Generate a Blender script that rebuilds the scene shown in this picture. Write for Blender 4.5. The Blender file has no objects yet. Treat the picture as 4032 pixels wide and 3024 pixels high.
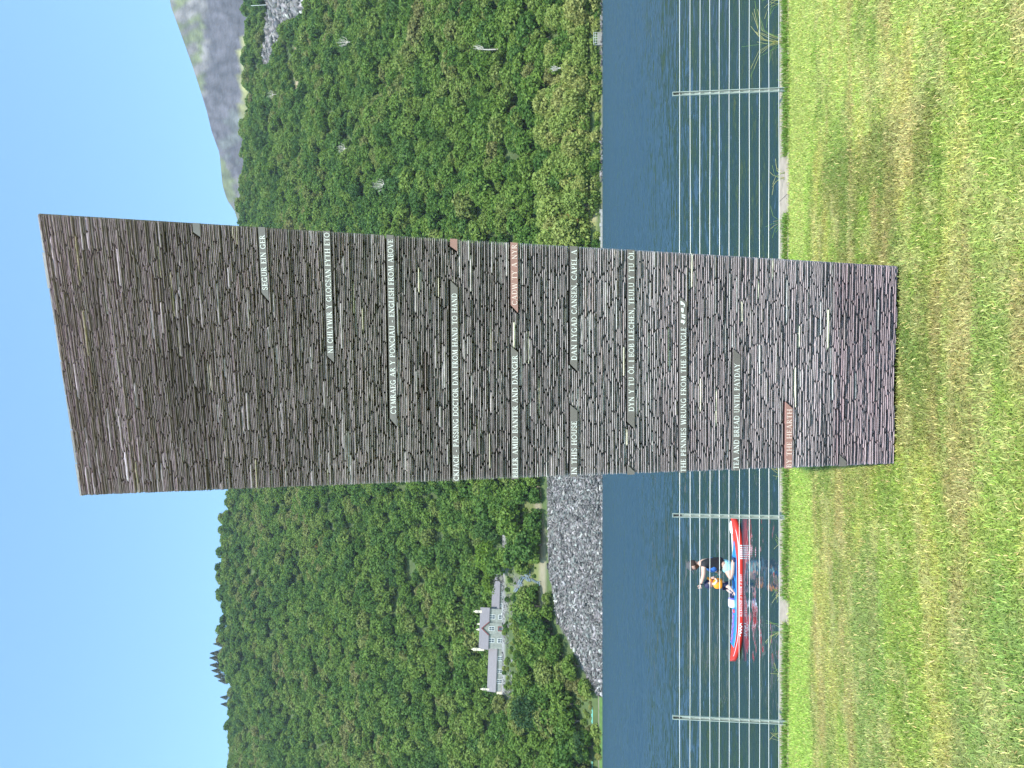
import bpy, bmesh, math, random
import numpy as np
from mathutils import Vector, Matrix, noise
R = math.radians
rng = np.random.default_rng(7); random.seed(7)
scn = bpy.context.scene
COL = scn.collection

# ------------------------------------------------------------------ camera
FPX = 2950.0                      # focal length in photo pixels
TILT = math.atan(324 / FPX)       # camera looks slightly up, held on its side
CT, ST = math.cos(TILT), math.sin(TILT)
EYE = 1.6
cam_d = bpy.data.cameras.new('camera'); cam = bpy.data.objects.new('camera', cam_d); COL.objects.link(cam)
cam_d.sensor_width = 36.0; cam_d.lens = 36.0 * FPX / 4032.0; cam_d.clip_start = 0.05; cam_d.clip_end = 9000
cam.matrix_world = Matrix(((0, 1, 0, 0), (ST, 0, -CT, 0), (-CT, 0, -ST, EYE), (0, 0, 0, 1)))
scn.camera = cam

# ------------------------------------------------------------------ sky, sun, exposure
SUN_EL, SHADOW_AZ = R(58.5), R(-2.8)
w = bpy.data.worlds.new('World'); scn.world = w; w.use_nodes = True
nt = w.node_tree; bg = nt.nodes['Background']
sky = nt.nodes.new('ShaderNodeTexSky'); sky.sky_type = 'NISHITA'; sky.sun_disc = False
sky.sun_elevation = SUN_EL; sky.sun_rotation = math.pi + SHADOW_AZ
sky.air_density = 1.0; sky.dust_density = 0.4; sky.ozone_density = 0.5; sky.altitude = 100
tint = nt.nodes.new('ShaderNodeVectorMath'); tint.operation = 'MULTIPLY'; tint.inputs[1].default_value = (.87, 1.08, 1.03)   # the phone's white balance
nt.links.new(sky.outputs[0], tint.inputs[0]); nt.links.new(tint.outputs[0], bg.inputs[0]); bg.inputs[1].default_value = 0.15
sd = bpy.data.lights.new('sun', 'SUN'); sd.energy = 2.9; sd.angle = R(0.53); sd.color = (1.0, 0.965, 0.91)
sun = bpy.data.objects.new('sun', sd); COL.objects.link(sun)
sdir = Vector((math.sin(SHADOW_AZ) * math.cos(SUN_EL), math.cos(SHADOW_AZ) * math.cos(SUN_EL), -math.sin(SUN_EL)))
sun.rotation_euler = sdir.to_track_quat('-Z', 'Y').to_euler(); sun.location = (0, -20, 40)
vs = scn.view_settings; vs.view_transform = 'Standard'; vs.look = 'None'; vs.gamma = 1; vs.exposure = 1.3

# ------------------------------------------------------------------ projection helpers (photo measurements -> places)
def ratio(ix):
    v = (2016 - ix) / FPX
    return (ST + v * CT) / (CT - v * ST)
def at(ix, iy, y):
    v = (2016 - ix) / FPX; d = y / (CT - v * ST)
    return Vector(((1512 - iy) / FPX * d, y, EYE + (ST + v * CT) * d))
def proj(x, y, z):
    dep = y * CT + (z - EYE) * ST; up = (z - EYE) * CT - y * ST
    return 2016 - FPX * up / dep, 1512 - FPX * x / dep       # ix, iy
def in_poly(px, py, poly):
    c = False; n = len(poly); j = n - 1
    for i in range(n):
        xi, yi = poly[i]; xj, yj = poly[j]
        if (yi > py) != (yj > py) and px < (xj - xi) * (py - yi) / (yj - yi) + xi: c = not c
        j = i
    return c
def interp(x, tab): return float(np.interp(x, [a for a, b in tab], [b for a, b in tab]))
def smooth(a, b, x):
    t = min(1, max(0, (x - a) / (b - a))); return t * t * (3 - 2 * t)

# ------------------------------------------------------------------ numpy value noise
_tab = rng.random((256, 256))
def vn(x, y):
    x = np.asarray(x, float); y = np.asarray(y, float)
    xi = np.floor(x).astype(int); yi = np.floor(y).astype(int); fx = x - xi; fy = y - yi
    fx = fx * fx * (3 - 2 * fx); fy = fy * fy * (3 - 2 * fy)
    g = lambda a, b: _tab[a & 255, b & 255]
    return (g(xi, yi) * (1 - fx) + g(xi + 1, yi) * fx) * (1 - fy) + (g(xi, yi + 1) * (1 - fx) + g(xi + 1, yi + 1) * fx) * fy
def fbm(x, y, o=4):
    s = 0; a = 1; t = 0
    for k in range(o):
        s = s + a * vn(x * 2 ** k + 17.3 * k, y * 2 ** k + 9.1 * k); t += a; a *= .5
    return s / t

# ------------------------------------------------------------------ object helpers
def tag(o, label=None, cat=None, group=None, kind=None):
    if label: o['label'] = label
    if cat: o['category'] = cat
    if group: o['group'] = group
    if kind: o['kind'] = kind
    return o
def empty(name, loc=(0, 0, 0), rz=0):
    o = bpy.data.objects.new(name, None); COL.objects.link(o); o.location = loc; o.rotation_euler = (0, 0, rz)
    o.empty_display_size = .2; return o
class MB:
    def __init__(s): s.v = []; s.f = []; s.c = []; s.m = []
    def add(s, vs_, fs, col=(1, 1, 1), mi=0):
        b = len(s.v); s.v += [tuple(p) for p in vs_]; s.f += [tuple(i + b for i in f) for f in fs]
        s.c += [col] * len(vs_); s.m += [mi] * len(fs)
    def box(s, x0, x1, y0, y1, z0, z1, col=(1, 1, 1), mi=0, M=None):
        p = [Vector((x, y, z)) for z in (z0, z1) for y in (y0, y1) for x in (x0, x1)]
        if M is not None: p = [M @ q for q in p]
        s.add(p, [(0, 2, 3, 1), (4, 5, 7, 6), (0, 1, 5, 4), (2, 6, 7, 3), (0, 4, 6, 2), (1, 3, 7, 5)], col, mi)
    def tube(s, pts, rad, n=6, col=(1, 1, 1), mi=0, caps=True):
        pts = [Vector(p) for p in pts]
        if not isinstance(rad, (list, tuple)): rad = [rad] * len(pts)
        vs_ = []; k = len(pts)
        for i, p in enumerate(pts):
            d = (pts[min(i + 1, k - 1)] - pts[max(i - 1, 0)]).normalized()
            a = d.cross(Vector((0, 0, 1)) if abs(d.z) < .9 else Vector((1, 0, 0))).normalized(); b = d.cross(a)
            for j in range(n):
                t = 2 * math.pi * j / n; vs_.append(p + (a * math.cos(t) + b * math.sin(t)) * rad[i])
        fs = [(i * n + j, i * n + (j + 1) % n, (i + 1) * n + (j + 1) % n, (i + 1) * n + j) for i in range(k - 1) for j in range(n)]
        if caps: fs += [tuple(range(n - 1, -1, -1)), tuple(range((k - 1) * n, k * n))]
        s.add(vs_, fs, col, mi)
    def ball(s, c, r, col=(1, 1, 1), mi=0, n=10, sc=(1, 1, 1), M=None):
        vs_ = []; m = n // 2 + 2
        for i in range(m):
            ph = math.pi * i / (m - 1)
            for j in range(n):
                t = 2 * math.pi * j / n
                q = Vector((math.sin(ph) * math.cos(t) * sc[0], math.sin(ph) * math.sin(t) * sc[1], math.cos(ph) * sc[2])) * r
                if M is not None: q = M @ q
                vs_.append(Vector(c) + q)
        fs = [(i * n + j, (i + 1) * n + j, (i + 1) * n + (j + 1) % n, i * n + (j + 1) % n) for i in range(m - 1) for j in range(n)]
        s.add(vs_, fs, col, mi)
    def build(s, name, mats, parent=None, sm=False):
        me = bpy.data.meshes.new(name); me.from_pydata(s.v, [], s.f); me.update()
        if not isinstance(mats, (list, tuple)): mats = [mats]
        for m in mats: me.materials.append(m)
        if len(mats) > 1: me.polygons.foreach_set('material_index', s.m)
        a = me.color_attributes.new('col', 'FLOAT_COLOR', 'POINT')
        cc = np.ones((len(s.v), 4), np.float32); cc[:, :3] = np.array(s.c, np.float32).reshape(-1, 3)
        a.data.foreach_set('color', cc.ravel())
        if sm: me.polygons.foreach_set('use_smooth', [True] * len(s.f))
        o = bpy.data.objects.new(name, me); COL.objects.link(o)
        if parent: o.parent = parent
        return o
def np_mesh(name, V, F, mats, cols=None, parent=None, sm=False, mi=None):
    """V (n,3); F (m,k) all faces with k corners, or list of such arrays"""
    Fs = F if isinstance(F, list) else [F]
    me = bpy.data.meshes.new(name); me.vertices.add(len(V)); me.vertices.foreach_set('co', np.asarray(V, np.float32).ravel())
    loops = np.concatenate([f.ravel() for f in Fs]).astype(np.int32)
    tot = np.concatenate([np.full(len(f), f.shape[1]) for f in Fs]).astype(np.int32)
    st = np.concatenate([[0], np.cumsum(tot)[:-1]]).astype(np.int32)
    me.loops.add(len(loops)); me.loops.foreach_set('vertex_index', loops)
    me.polygons.add(len(tot)); me.polygons.foreach_set('loop_start', st); me.polygons.foreach_set('loop_total', tot)
    if mi is not None: me.polygons.foreach_set('material_index', mi.astype(np.int32))
    me.update(calc_edges=True); me.validate()
    for m in (mats if isinstance(mats, (list, tuple)) else [mats]): me.materials.append(m)
    if cols is not None:
        a = me.color_attributes.new('col', 'FLOAT_COLOR', 'POINT')
        cc = np.ones((len(V), 4), np.float32); cc[:, :3] = cols; a.data.foreach_set('color', cc.ravel())
    if sm: me.polygons.foreach_set('use_smooth', np.ones(len(tot), bool))
    o = bpy.data.objects.new(name, me); COL.objects.link(o)
    if parent: o.parent = parent
    return o

# ------------------------------------------------------------------ materials
def mat(name, col=(.5, .5, .5), rough=.7, var=.0, vscale=5.0, attr=False, bump=0.0, bscale=30.0, metal=0.0, spec=.5,
        stretch=(1, 1, 1), trans=0.0, bdist=.02, speck=None):
    m = bpy.data.materials.new(name); m.use_nodes = True; n = m.node_tree.nodes; l = m.node_tree.links
    b = n['Principled BSDF']; b.inputs['Roughness'].default_value = rough; b.inputs['Metallic'].default_value = metal
    b.inputs['Specular IOR Level'].default_value = spec
    tc = n.new('ShaderNodeTexCoord'); mp = n.new('ShaderNodeMapping'); mp.inputs['Scale'].default_value = stretch
    l.new(tc.outputs['Object'], mp.inputs[0])
    if attr:
        s = n.new('ShaderNodeAttribute'); s.attribute_name = 'col'; src = s.outputs['Color']
    else:
        s = n.new('ShaderNodeRGB'); s.outputs[0].default_value = (*col, 1); src = s.outputs[0]
    if var > 0:
        no = n.new('ShaderNodeTexNoise'); no.inputs['Scale'].default_value = vscale; no.inputs['Detail'].default_value = 6
        no.inputs['Roughness'].default_value = .65; l.new(mp.outputs[0], no.inputs['Vector'])
        mr = n.new('ShaderNodeMapRange'); mr.inputs[1].default_value = .25; mr.inputs[2].default_value = .75
        mr.inputs[3].default_value = 1 - var; mr.inputs[4].default_value = 1 + var; l.new(no.outputs[0], mr.inputs[0])
        mx = n.new('ShaderNodeVectorMath'); mx.operation = 'SCALE'; l.new(src, mx.inputs[0]); l.new(mr.outputs[0], mx.inputs['Scale'])
        src = mx.outputs[0]
    l.new(src, b.inputs['Base Color'])
    if bump > 0:
        no = n.new('ShaderNodeTexNoise'); no.inputs['Scale'].default_value = bscale; no.inputs['Detail'].default_value = 8
        l.new(mp.outputs[0], no.inputs['Vector'])
        bp = n.new('ShaderNodeBump'); bp.inputs['Strength'].default_value = bump; bp.inputs['Distance'].default_value = bdist
        l.new(no.outputs[0], bp.inputs['Height']); l.new(bp.outputs[0], b.inputs['Normal'])
    if trans > 0:
        tr = n.new('ShaderNodeBsdfTranslucent'); ms = n.new('ShaderNodeMixShader'); ms.inputs[0].default_value = trans
        l.new(src, tr.inputs[0]); l.new(b.outputs[0], ms.inputs[1]); l.new(tr.outputs[0], ms.inputs[2])
        l.new(ms.outputs[0], n['Material Output'].inputs[0])
    return m

def foliage(name, stops, trans=.38, gain=1.0):
    """leaf material: each tree takes its own hue (object random) and clumps within a tree vary"""
    m = bpy.data.materials.new(name); m.use_nodes = True; n = m.node_tree.nodes; l = m.node_tree.links
    b = n['Principled BSDF']; b.inputs['Roughness'].default_value = .6; b.inputs['Specular IOR Level'].default_value = .25
    oi = n.new('ShaderNodeObjectInfo'); geo = n.new('ShaderNodeNewGeometry')
    big = n.new('ShaderNodeTexNoise'); big.inputs['Scale'].default_value = .012; big.inputs['Detail'].default_value = 2
    l.new(geo.outputs['Position'], big.inputs['Vector'])
    add = n.new('ShaderNodeMath'); add.operation = 'MULTIPLY_ADD'; l.new(oi.outputs['Random'], add.inputs[0])
    add.inputs[1].default_value = .8; l.new(big.outputs[0], add.inputs[2])
    sub = n.new('ShaderNodeMath'); sub.operation = 'SUBTRACT'; l.new(add.outputs[0], sub.inputs[0]); sub.inputs[1].default_value = .375
    cr = n.new('ShaderNodeValToRGB'); e = cr.color_ramp.elements
    e[0].position = stops[0][0]; e[0].color = (*stops[0][1], 1); e[1].position = stops[-1][0]; e[1].color = (*stops[-1][1], 1)
    for p, c in stops[1:-1]:
        q = e.new(p); q.color = (*c, 1)
    l.new(sub.outputs[0], cr.inputs[0])
    no = n.new('ShaderNodeTexNoise'); no.inputs['Scale'].default_value = .55; no.inputs['Detail'].default_value = 4
    l.new(geo.outputs['Position'], no.inputs['Vector'])
    mr = n.new('ShaderNodeMapRange'); mr.inputs[1].default_value = .3; mr.inputs[2].default_value = .7
    mr.inputs[3].default_value = .85 * gain; mr.inputs[4].default_value = 1.5 * gain; l.new(no.outputs[0], mr.inputs[0])
    mx = n.new('ShaderNodeVectorMath'); mx.operation = 'SCALE'; l.new(cr.outputs[0], mx.inputs[0]); l.new(mr.outputs[0], mx.inputs['Scale'])
    l.new(mx.outputs[0], b.inputs['Base Color'])
    tr = n.new('ShaderNodeBsdfTranslucent'); ms = n.new('ShaderNodeMixShader'); ms.inputs[0].default_value = trans
    l.new(mx.outputs[0], tr.inputs[0]); l.new(b.outputs[0], ms.inputs[1]); l.new(tr.outputs[0], ms.inputs[2])
    l.new(ms.outputs[0], n['Material Output'].inputs[0])
    return m

M_slate = mat('slate', attr=True, rough=.5, var=.32, vscale=28, bump=.6, bscale=90, stretch=(1, 1, 5), spec=.6, bdist=.006)
M_core = mat('slate_core', (.02, .018, .02), .9)
M_plate = mat('honed_slate', (.155, .135, .132), .42, var=.14, vscale=9, spec=.5)
M_plate_red = mat('red_slate', (.34, .18, .16), .5, var=.12, vscale=9)
M_letter = mat('letter_paint', (.70, .69, .67), .6)
M_letter_pink = mat('pink_letter', (.74, .55, .51), .6)
M_galv = mat('galvanised_steel', (.34, .38, .37), .45, var=.12, vscale=20, metal=.25)
M_galv_d = mat('slot_dark', (.03, .03, .035), .6)
M_wire = mat('bright_wire', (.82, .79, .77), .35, metal=.35)
M_cope = mat('coping_stone', (.33, .28, .22), .85, var=.25, vscale=14, bump=.5, bscale=40)
M_wall = mat('quay_stone', (.22, .21, .18), .9, var=.3, vscale=3, bump=.6, bscale=6)
M_soil = mat('turf_soil', attr=True, rough=.95, var=.3, vscale=18)
M_grass = mat('grass_blade', attr=True, rough=.55, spec=.3, trans=.3)
M_terr = mat('hillside', attr=True, rough=.95, var=.35, vscale=.12, bump=.4, bscale=.6, bdist=.6)
M_mtn = mat('mountain', attr=True, rough=.95, var=.22, vscale=.035, bump=.9, bscale=.05, bdist=14)
M_rock = mat('tip_slate', attr=True, rough=.55, var=.15, vscale=.9)
M_bark = mat('bark', (.12, .10, .085), .9, var=.3, vscale=3)
M_dead = mat('bleached_wood', (.52, .47, .41), .8, var=.15, vscale=3)
M_leaf = foliage('broadleaf', [(0, (.052, .115, .022)), (.3, (.080, .155, .024)), (.55, (.118, .195, .028)), (.78, (.155, .225, .04)), (1, (.20, .20, .065))])
M_leaf_pale = foliage('willow_leaf', [(0, (.16, .23, .045)), (.5, (.23, .29, .065)), (1, (.29, .29, .09))])
M_leaf_lime = foliage('lime_leaf', [(0, (.12, .20, .02)), (1, (.16, .22, .03))])
M_leaf_dark = foliage('dark_leaf', [(0, (.03, .075, .02)), (1, (.05, .10, .03))])
M_leaf_con = foliage('conifer_needle', [(0, (.06, .075, .045)), (1, (.10, .10, .06))], trans=.05)
M_leaf_rust = foliage('rust_leaf', [(0, (.26, .20, .05)), (1, (.32, .23, .07))])

# ================================================================== far shore: terrain
WATER = -1.7
Y0 = 308.0; YR = 820.0
RIDGE = [(-1500, 985), (-600, 975), (0, 962), (120, 974), (270, 958), (390, 984), (450, 968), (540, 940), (640, 956), (810, 936), (890, 950),
         (1100, 930), (1500, 905), (1950, 896), (2000, 894), (2040, 864), (2150, 862), (2250, 850), (2345, 853), (2395, 872), (2520, 866),
         (2600, 856), (2680, 900), (2790, 890), (2900, 894), (3024, 900), (3600, 905), (5200, 930)]
ZB = EYE + ratio(1990) * 380 - .1         # level of the terrace the house stands on
def ridge_z(x):
    iy = 1512 - x * FPX / (YR * CT + 380 * ST)
    return EYE + ratio(interp(iy, RIDGE)) * YR - 8.5
def terr(x, y):
    zr = ridge_z(x)
    wl = smooth(-35, -72, x) if True else 0
    if y <= YR:
        t = max(0, (y - Y0)) / (YR - Y0)
        za = WATER - .4 + (zr - WATER) * (t ** .93) + .9 * smooth(Y0 - 1, Y0 + 2, y)
        if y < Y0 + 63: zl = WATER - .4 + .4 * smooth(Y0 - 2, Y0, y) + (ZB - WATER) * max(0, y - Y0) / 58.0 if y < Y0 + 58 else ZB
        elif y < 402: zl = ZB
        else:
            u = (y - 402) / (YR - 402); zl = ZB + (zr - ZB) * (u ** .96)
        wl2 = wl * smooth(-215, -185, x) if y < 420 else wl
        zl2 = WATER + (zr - WATER) * (t ** .98)
        z = za * (1 - wl) + zl * wl
        n = float(fbm(np.array([x * .02]), np.array([y * .02]), 3)[0]) - .5
        k = smooth(Y0 + 5, Y0 + 90, y) * (1 - smooth(YR - 60, YR, y) * .7)
        if wl > .5 and y < 430: k *= smooth(402, 450, y)
        return z + n * 22 * k
    return zr - (y - YR) * .42 - 3 * math.sin(x * .05)

Z_RUBBLE = [(2160, 1500), (2160, 2231), (2178, 2321), (2193, 2443), (2225, 2484), (2252, 2538), (2297, 2633), (2324, 2683), (2358, 2728), (2385, 2735), (2385, 1500)]
Z_QUARRY = [(1050, -60), (1056, 60), (1052, 120), (1040, 190), (1045, 250), (1075, 262), (1092, 170), (1125, 100), (1165, 90), (1200, 60), (1215, 10), (1180, -60)]
Z_STAIR = [(2000, 2222), (2135, 2222), (2135, 2330), (2000, 2330)]
Z_HOUSE = [(1850, 2238), (2014, 2238), (2014, 2735), (1850, 2735)]
Z_SAND = [(2288, 792), (2340, 800), (2350, 880), (2330, 905), (2300, 870)]
Z_TAN = [(1158, 185), (1174, 185), (1172, 405), (1160, 405)]

def terr_grid():
    xs = np.concatenate([np.arange(-640, -230, 10), np.arange(-230, 300, 4.0), np.arange(300, 641, 10)])
    ys = np.concatenate([[290, 300, 305], np.arange(307, 420, 2.0), np.arange(420, 830, 6.0), np.arange(830, 1300, 30.0)])
    V = np.zeros((len(ys), len(xs), 3)); C = np.zeros((len(ys), len(xs), 3))
    for j, y in enumerate(ys):
        for i, x in enumerate(xs):
            z = terr(x, y) if y > 306 else WATER - 3
            ix, iy = proj(x, y, z)
            c = (.06, .09, .025)
            if y < YR:
                if in_poly(ix, iy, Z_RUBBLE) and y < 350: c = (.10, .10, .105)
                elif 338 < y < 352 and x < -35 and x > -100: c = (.20, .18, .12) if y < 341.5 else (.12, .14, .045)
                elif in_poly(ix, iy, Z_QUARRY):
                    c = (.24, .22, .21); z += 4 * (vn(x * .2, y * .2) - .5)
                elif in_poly(ix, iy, Z_STAIR) and False: c = (.14, .14, .12) if vn(x * .5, y * .5) > .45 else (.13, .16, .05)
                elif in_poly(ix, iy, Z_TAN): c = (.30, .23, .14)
                elif in_poly(ix, iy, Z_SAND): c = (.24, .24, .08) if vn(x * .4, y * .4) > .45 else (.34, .28, .18)
                elif 364 < y < 404 and -190 < x < -72: c = (.2, .195, .185)
                elif 352 < y < 369 and -112 < x < -84: c = (.13, .13, .115) if vn(x * .35, y * .9) > .5 else (.10, .13, .04)
                elif y < 309: c = (.16, .15, .11)
            V[j, i] = (x, y, z); C[j, i] = c
    nx = len(xs); ny = len(ys)
    a = (np.arange(ny - 1)[:, None] * nx + np.arange(nx - 1)[None, :]).ravel()
    F = np.stack([a, a + 1, a + nx + 1, a + nx], 1)
    return np_mesh('hillside', V.reshape(-1, 3), F, M_terr, C.reshape(-1, 3), sm=True)
tag(terr_grid(), kind='structure')

# ------------------------------------------------------------------ distant mountain with slate scree
MR = [(-2500, 560), (-900, 610), (-300, 640), (0, 663), (127, 708), (241, 748), (374, 790), (434, 808), (512, 826), (594, 856), (723, 868), (784, 886), (826, 916),
      (886, 934), (970, 962), (1200, 1010), (1600, 1060), (3000, 1120), (5000, 1200)]
def mountain():
    xs = np.arange(-1500, 1601, 14.0); ys = np.arange(1250, 2060, 13.0); YM = 1960.0
    nx, ny = len(xs), len(ys); V = np.zeros((ny, nx, 3)); C = np.zeros((ny, nx, 3))
    for i, x in enumerate(xs):
        iyr = 1512 - x * FPX / (YM * CT + 950 * ST)
        zr = EYE + ratio(interp(iyr, MR)) * YM
        n1 = fbm(np.full(ny, x * .006), ys * .006, 4) - .5
        n2 = vn(np.full(ny, x * .05), ys * .05) - .5
        gul = np.abs(vn(np.full(ny, x * .02 + 40), ys * .004) - .5)
        for j, y in enumerate(ys):
            u = (y - 1250) / (YM - 1250)
            z = 60 + (zr - 60) * (u ** .9) if y <= YM else zr - (y - YM) * .6
            amp = math.sin(min(1, u) * math.pi) ** .5 if y < YM else 0
            terrace = 12 * (smooth(.2, .8, (z / 55.0) % 1.0) - (z / 55.0) % 1.0)
            z += amp * (60 * n1[j] + 7 * n2[j] - 26 * gul[j]) + (terrace * amp if y < YM else 0)
            ix, iy = proj(x, y, z)
            q = float(vn(x * .02, y * .02)); q2 = float(vn(x * .06 + 9, y * .015))
            grass = (.095, .11, .05); scree = (.066, .061, .070); pale = (.13, .12, .115)
            tex = .45 + 1.1 * float(vn(x * .11 + 3, y * .09)) * (.6 + .8 * float(vn(x * .3, y * .25)))
            edge = interp(iy, [(-200, 800), (0, 798), (200, 802), (300, 806), (372, 790), (420, 740), (590, 820), (620, 878), (700, 915), (780, 945), (850, 960), (3000, 990)])
            edge += (q - .5) * 16
            c = grass if ix < edge else scree
            if ix < edge and q2 > .68: c = pale
            if ix > edge and 0 < ix - edge < 22 and q2 > .4: c = pale
            if ix > edge and iy > 430 and iy < 640 and q2 > .5: c = (.085, .09, .085)
            if 944 + 8 * q < ix < 990 and 150 < iy < 470: c = (.22, .22, .08)
            V[j, i] = (x, y, z); C[j, i] = [q_ * tex for q_ in c]
    a = (np.arange(ny - 1)[:, None] * nx + np.arange(nx - 1)[None, :]).ravel()
    F = np.stack([a, a + 1, a + nx + 1, a + nx], 1)
    return np_mesh('mountain', V.reshape(-1, 3), F, M_mtn, C.reshape(-1, 3), sm=True)
tag(mountain(), kind='structure')

# ------------------------------------------------------------------ lake
def water_mat():
    """wavelets tilt the surface: slopes are read straight from noise so that they hold at any distance"""
    m = bpy.data.materials.new('lake_water'); m.use_nodes = True; n = m.node_tree.nodes; l = m.node_tree.links
    b = n['Principled BSDF']; b.inputs['Base Color'].default_value = (.019, .043, .060, 1); b.inputs['Roughness'].default_value = .05
    b.inputs['IOR'].default_value = 1.4
    tc = n.new('ShaderNodeTexCoord'); acc = None
    for sc, st, amp, ang in ((1.5, (.55, 1.3, 1), .50, 4), (6.0, (.5, 1.3, 1), .46, -7), (.16, (.5, 1.2, 1), .16, 12)):
        mp = n.new('ShaderNodeMapping'); mp.inputs['Scale'].default_value = st; mp.inputs['Rotation'].default_value = (0, 0, R(ang)); mp.inputs['Location'].default_value = (sc, 3 * sc, 0)
        l.new(tc.outputs['Object'], mp.inputs[0])
        no = n.new('ShaderNodeTexNoise'); no.inputs['Scale'].default_value = sc; no.inputs['Detail'].default_value = 2; no.inputs['Distortion'].default_value = .3
        l.new(mp.outputs[0], no.inputs['Vector'])
        a = n.new('ShaderNodeVectorMath'); a.operation = 'SUBTRACT'; l.new(no.outputs['Color'], a.inputs[0]); a.inputs[1].default_value = (.5, .5, .5)
        c = n.new('ShaderNodeVectorMath'); c.operation = 'MULTIPLY'; l.new(a.outputs[0], c.inputs[0]); c.inputs[1].default_value = (amp * .8, amp * 2.0, 0)
        if acc is None: acc = c.outputs[0]
        else:
            d = n.new('ShaderNodeVectorMath'); d.operation = 'ADD'; l.new(acc, d.inputs[0]); l.new(c.outputs[0], d.inputs[1]); acc = d.outputs[0]
    # sheltered by the wall close in, wind-ruffled (steeper faces turned to this shore) further out
    sx_ = n.new('ShaderNodeSeparateXYZ'); l.new(tc.outputs['Object'], sx_.inputs[0]); mr = n.new('ShaderNodeMapRange'); l.new(sx_.outputs['Y'], mr.inputs[0])
    mr.inputs[1].default_value = 15; mr.inputs[2].default_value = 55; mr.inputs[3].default_value = -.02; mr.inputs[4].default_value = -.36
    cb = n.new('ShaderNodeCombineXYZ'); cb.inputs[2].default_value = 1; l.new(mr.outputs[0], cb.inputs[1])
    m2 = n.new('ShaderNodeMapRange'); l.new(sx_.outputs['Y'], m2.inputs[0]); m2.inputs[1].default_value = 18; m2.inputs[2].default_value = 45; m2.inputs[3].default_value = .42; m2.inputs[4].default_value = 1
    sc2 = n.new('ShaderNodeVectorMath'); sc2.operation = 'SCALE'; l.new(acc, sc2.inputs[0]); l.new(m2.outputs[0], sc2.inputs['Scale']); acc = sc2.outputs[0]
    d = n.new('ShaderNodeVectorMath'); d.operation = 'ADD'; l.new(acc, d.inputs[0]); l.new(cb.outputs[0], d.inputs[1])
    e = n.new('ShaderNodeVectorMath'); e.operation = 'NORMALIZE'; l.new(d.outputs[0], e.inputs[0]); l.new(e.outputs[0], b.inputs['Normal'])
    return m
b_ = MB(); b_.add([(-900, 8.3, WATER), (900, 8.3, WATER), (900, 318, WATER), (-900, 318, WATER)], [(0, 1, 2, 3)])
tag(b_.build('lake_water', water_mat()), kind='structure')
# ================================================================== trees
def crown_arrays(seed, h=9.0, r=4.6, nl=34, nq=38, q=.62, kind='round', low=False):
    g = np.random.default_rng(seed); V = []; 
    cz = h * .60
    lob = []
    for k in range(nl):
        th = g.random() * 2 * math.pi; u = g.random() * 1.55 - .55; s = math.sqrt(max(0, 1 - u * u)) if u > 0 else 1
        rr = r * (.62 + .22 * g.random()) * s
        lob.append((rr * math.cos(th), rr * math.sin(th), cz + u * (h * .36), r * (.26 + .17 * g.random())))
    if low:
        for k in range(12):
            th = k * .55; lob.append((r * .62 * math.cos(th), r * .62 * math.sin(th), h * (.05 + .16 * g.random()), r * .33))
    lob.append((0, 0, cz + h * .22, r * .45)); lob.append((0, 0, cz, r * .6))
    if kind == 'cone':
        lob = []
        for k in range(nl):
            t = (k + .5) / nl; th = k * 2.4; rr = r * (1 - t) * .62
            lob.append((rr * math.cos(th), rr * math.sin(th), h * (.1 + .88 * t), .25 + r * .34 * (1 - t)))
    n = 0; Q = []
    for (x, y, z, lr) in lob:
        d = g.normal(size=(nq, 3)); d /= np.linalg.norm(d, axis=1)[:, None]
        if kind != 'cone': d[:, 2] = np.where(d[:, 2] < -.5, -d[:, 2], d[:, 2])
        p = np.array([x, y, z]) + d * lr * (.8 + .3 * g.random((nq, 1)))
        nrm = d + g.normal(size=(nq, 3)) * .45; nrm /= np.linalg.norm(nrm, axis=1)[:, None]
        a = np.cross(nrm, g.normal(size=(nq, 3))); a /= np.linalg.norm(a, axis=1)[:, None]; b = np.cross(nrm, a)
        s = q * (.55 + .8 * g.random((nq, 1)))
        if kind == 'cone': s *= .6; 
        Q.append(np.stack([p - a * s, p + b * s * .6, p + a * s, p - b * s * .6], 1))
    Q = np.concatenate(Q); V = Q.reshape(-1, 3); F = np.arange(len(V)).reshape(-1, 4)
    return V, F
def trunk_mb(h, r, seed):
    g = random.Random(seed); mb = MB()
    mb.tube([(0, 0, -1.2), (.1, 0, h * .2), (-.1, .1, h * .45), (0, 0, h * .7)], [r * 1.25, r, r * .7, r * .3], 7)
    for k in range(5):
        a = k * 1.26 + g.random(); z0 = h * (.28 + .07 * k); L = h * .28
        mb.tube([(0, 0, z0), (math.cos(a) * L * .5, math.sin(a) * L * .5, z0 + L * .4), (math.cos(a) * L, math.sin(a) * L, z0 + L * .75)],
                [r * .45, r * .3, r * .12], 5)
    return mb
def make_tree(name, V, F, m, tr_mb, label, cat, group, loc, sc=1.0, rz=0.0):
    t = empty(name, loc, rz); t.scale = (sc, sc, sc) if not isinstance(sc, tuple) else sc
    tag(t, label, cat, group)
    np_mesh('crown', V, F, m, parent=t); tr_mb.build('trunk', M_bark, t)
    return t
def dup(root, loc, rz, sc, label=None, group=None):
    r = root.copy(); COL.objects.link(r); r.location = loc; r.rotation_euler = (0, 0, rz); r.scale = (sc, sc, sc) if not isinstance(sc, tuple) else sc
    if label: r['label'] = label
    if group: r['group'] = group
    for ch in list(root.children):
        if ch.name.split('.')[0] not in ('crown', 'trunk', 'limbs'): continue
        c = ch.copy(); COL.objects.link(c); c.parent = r
    return r

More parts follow.
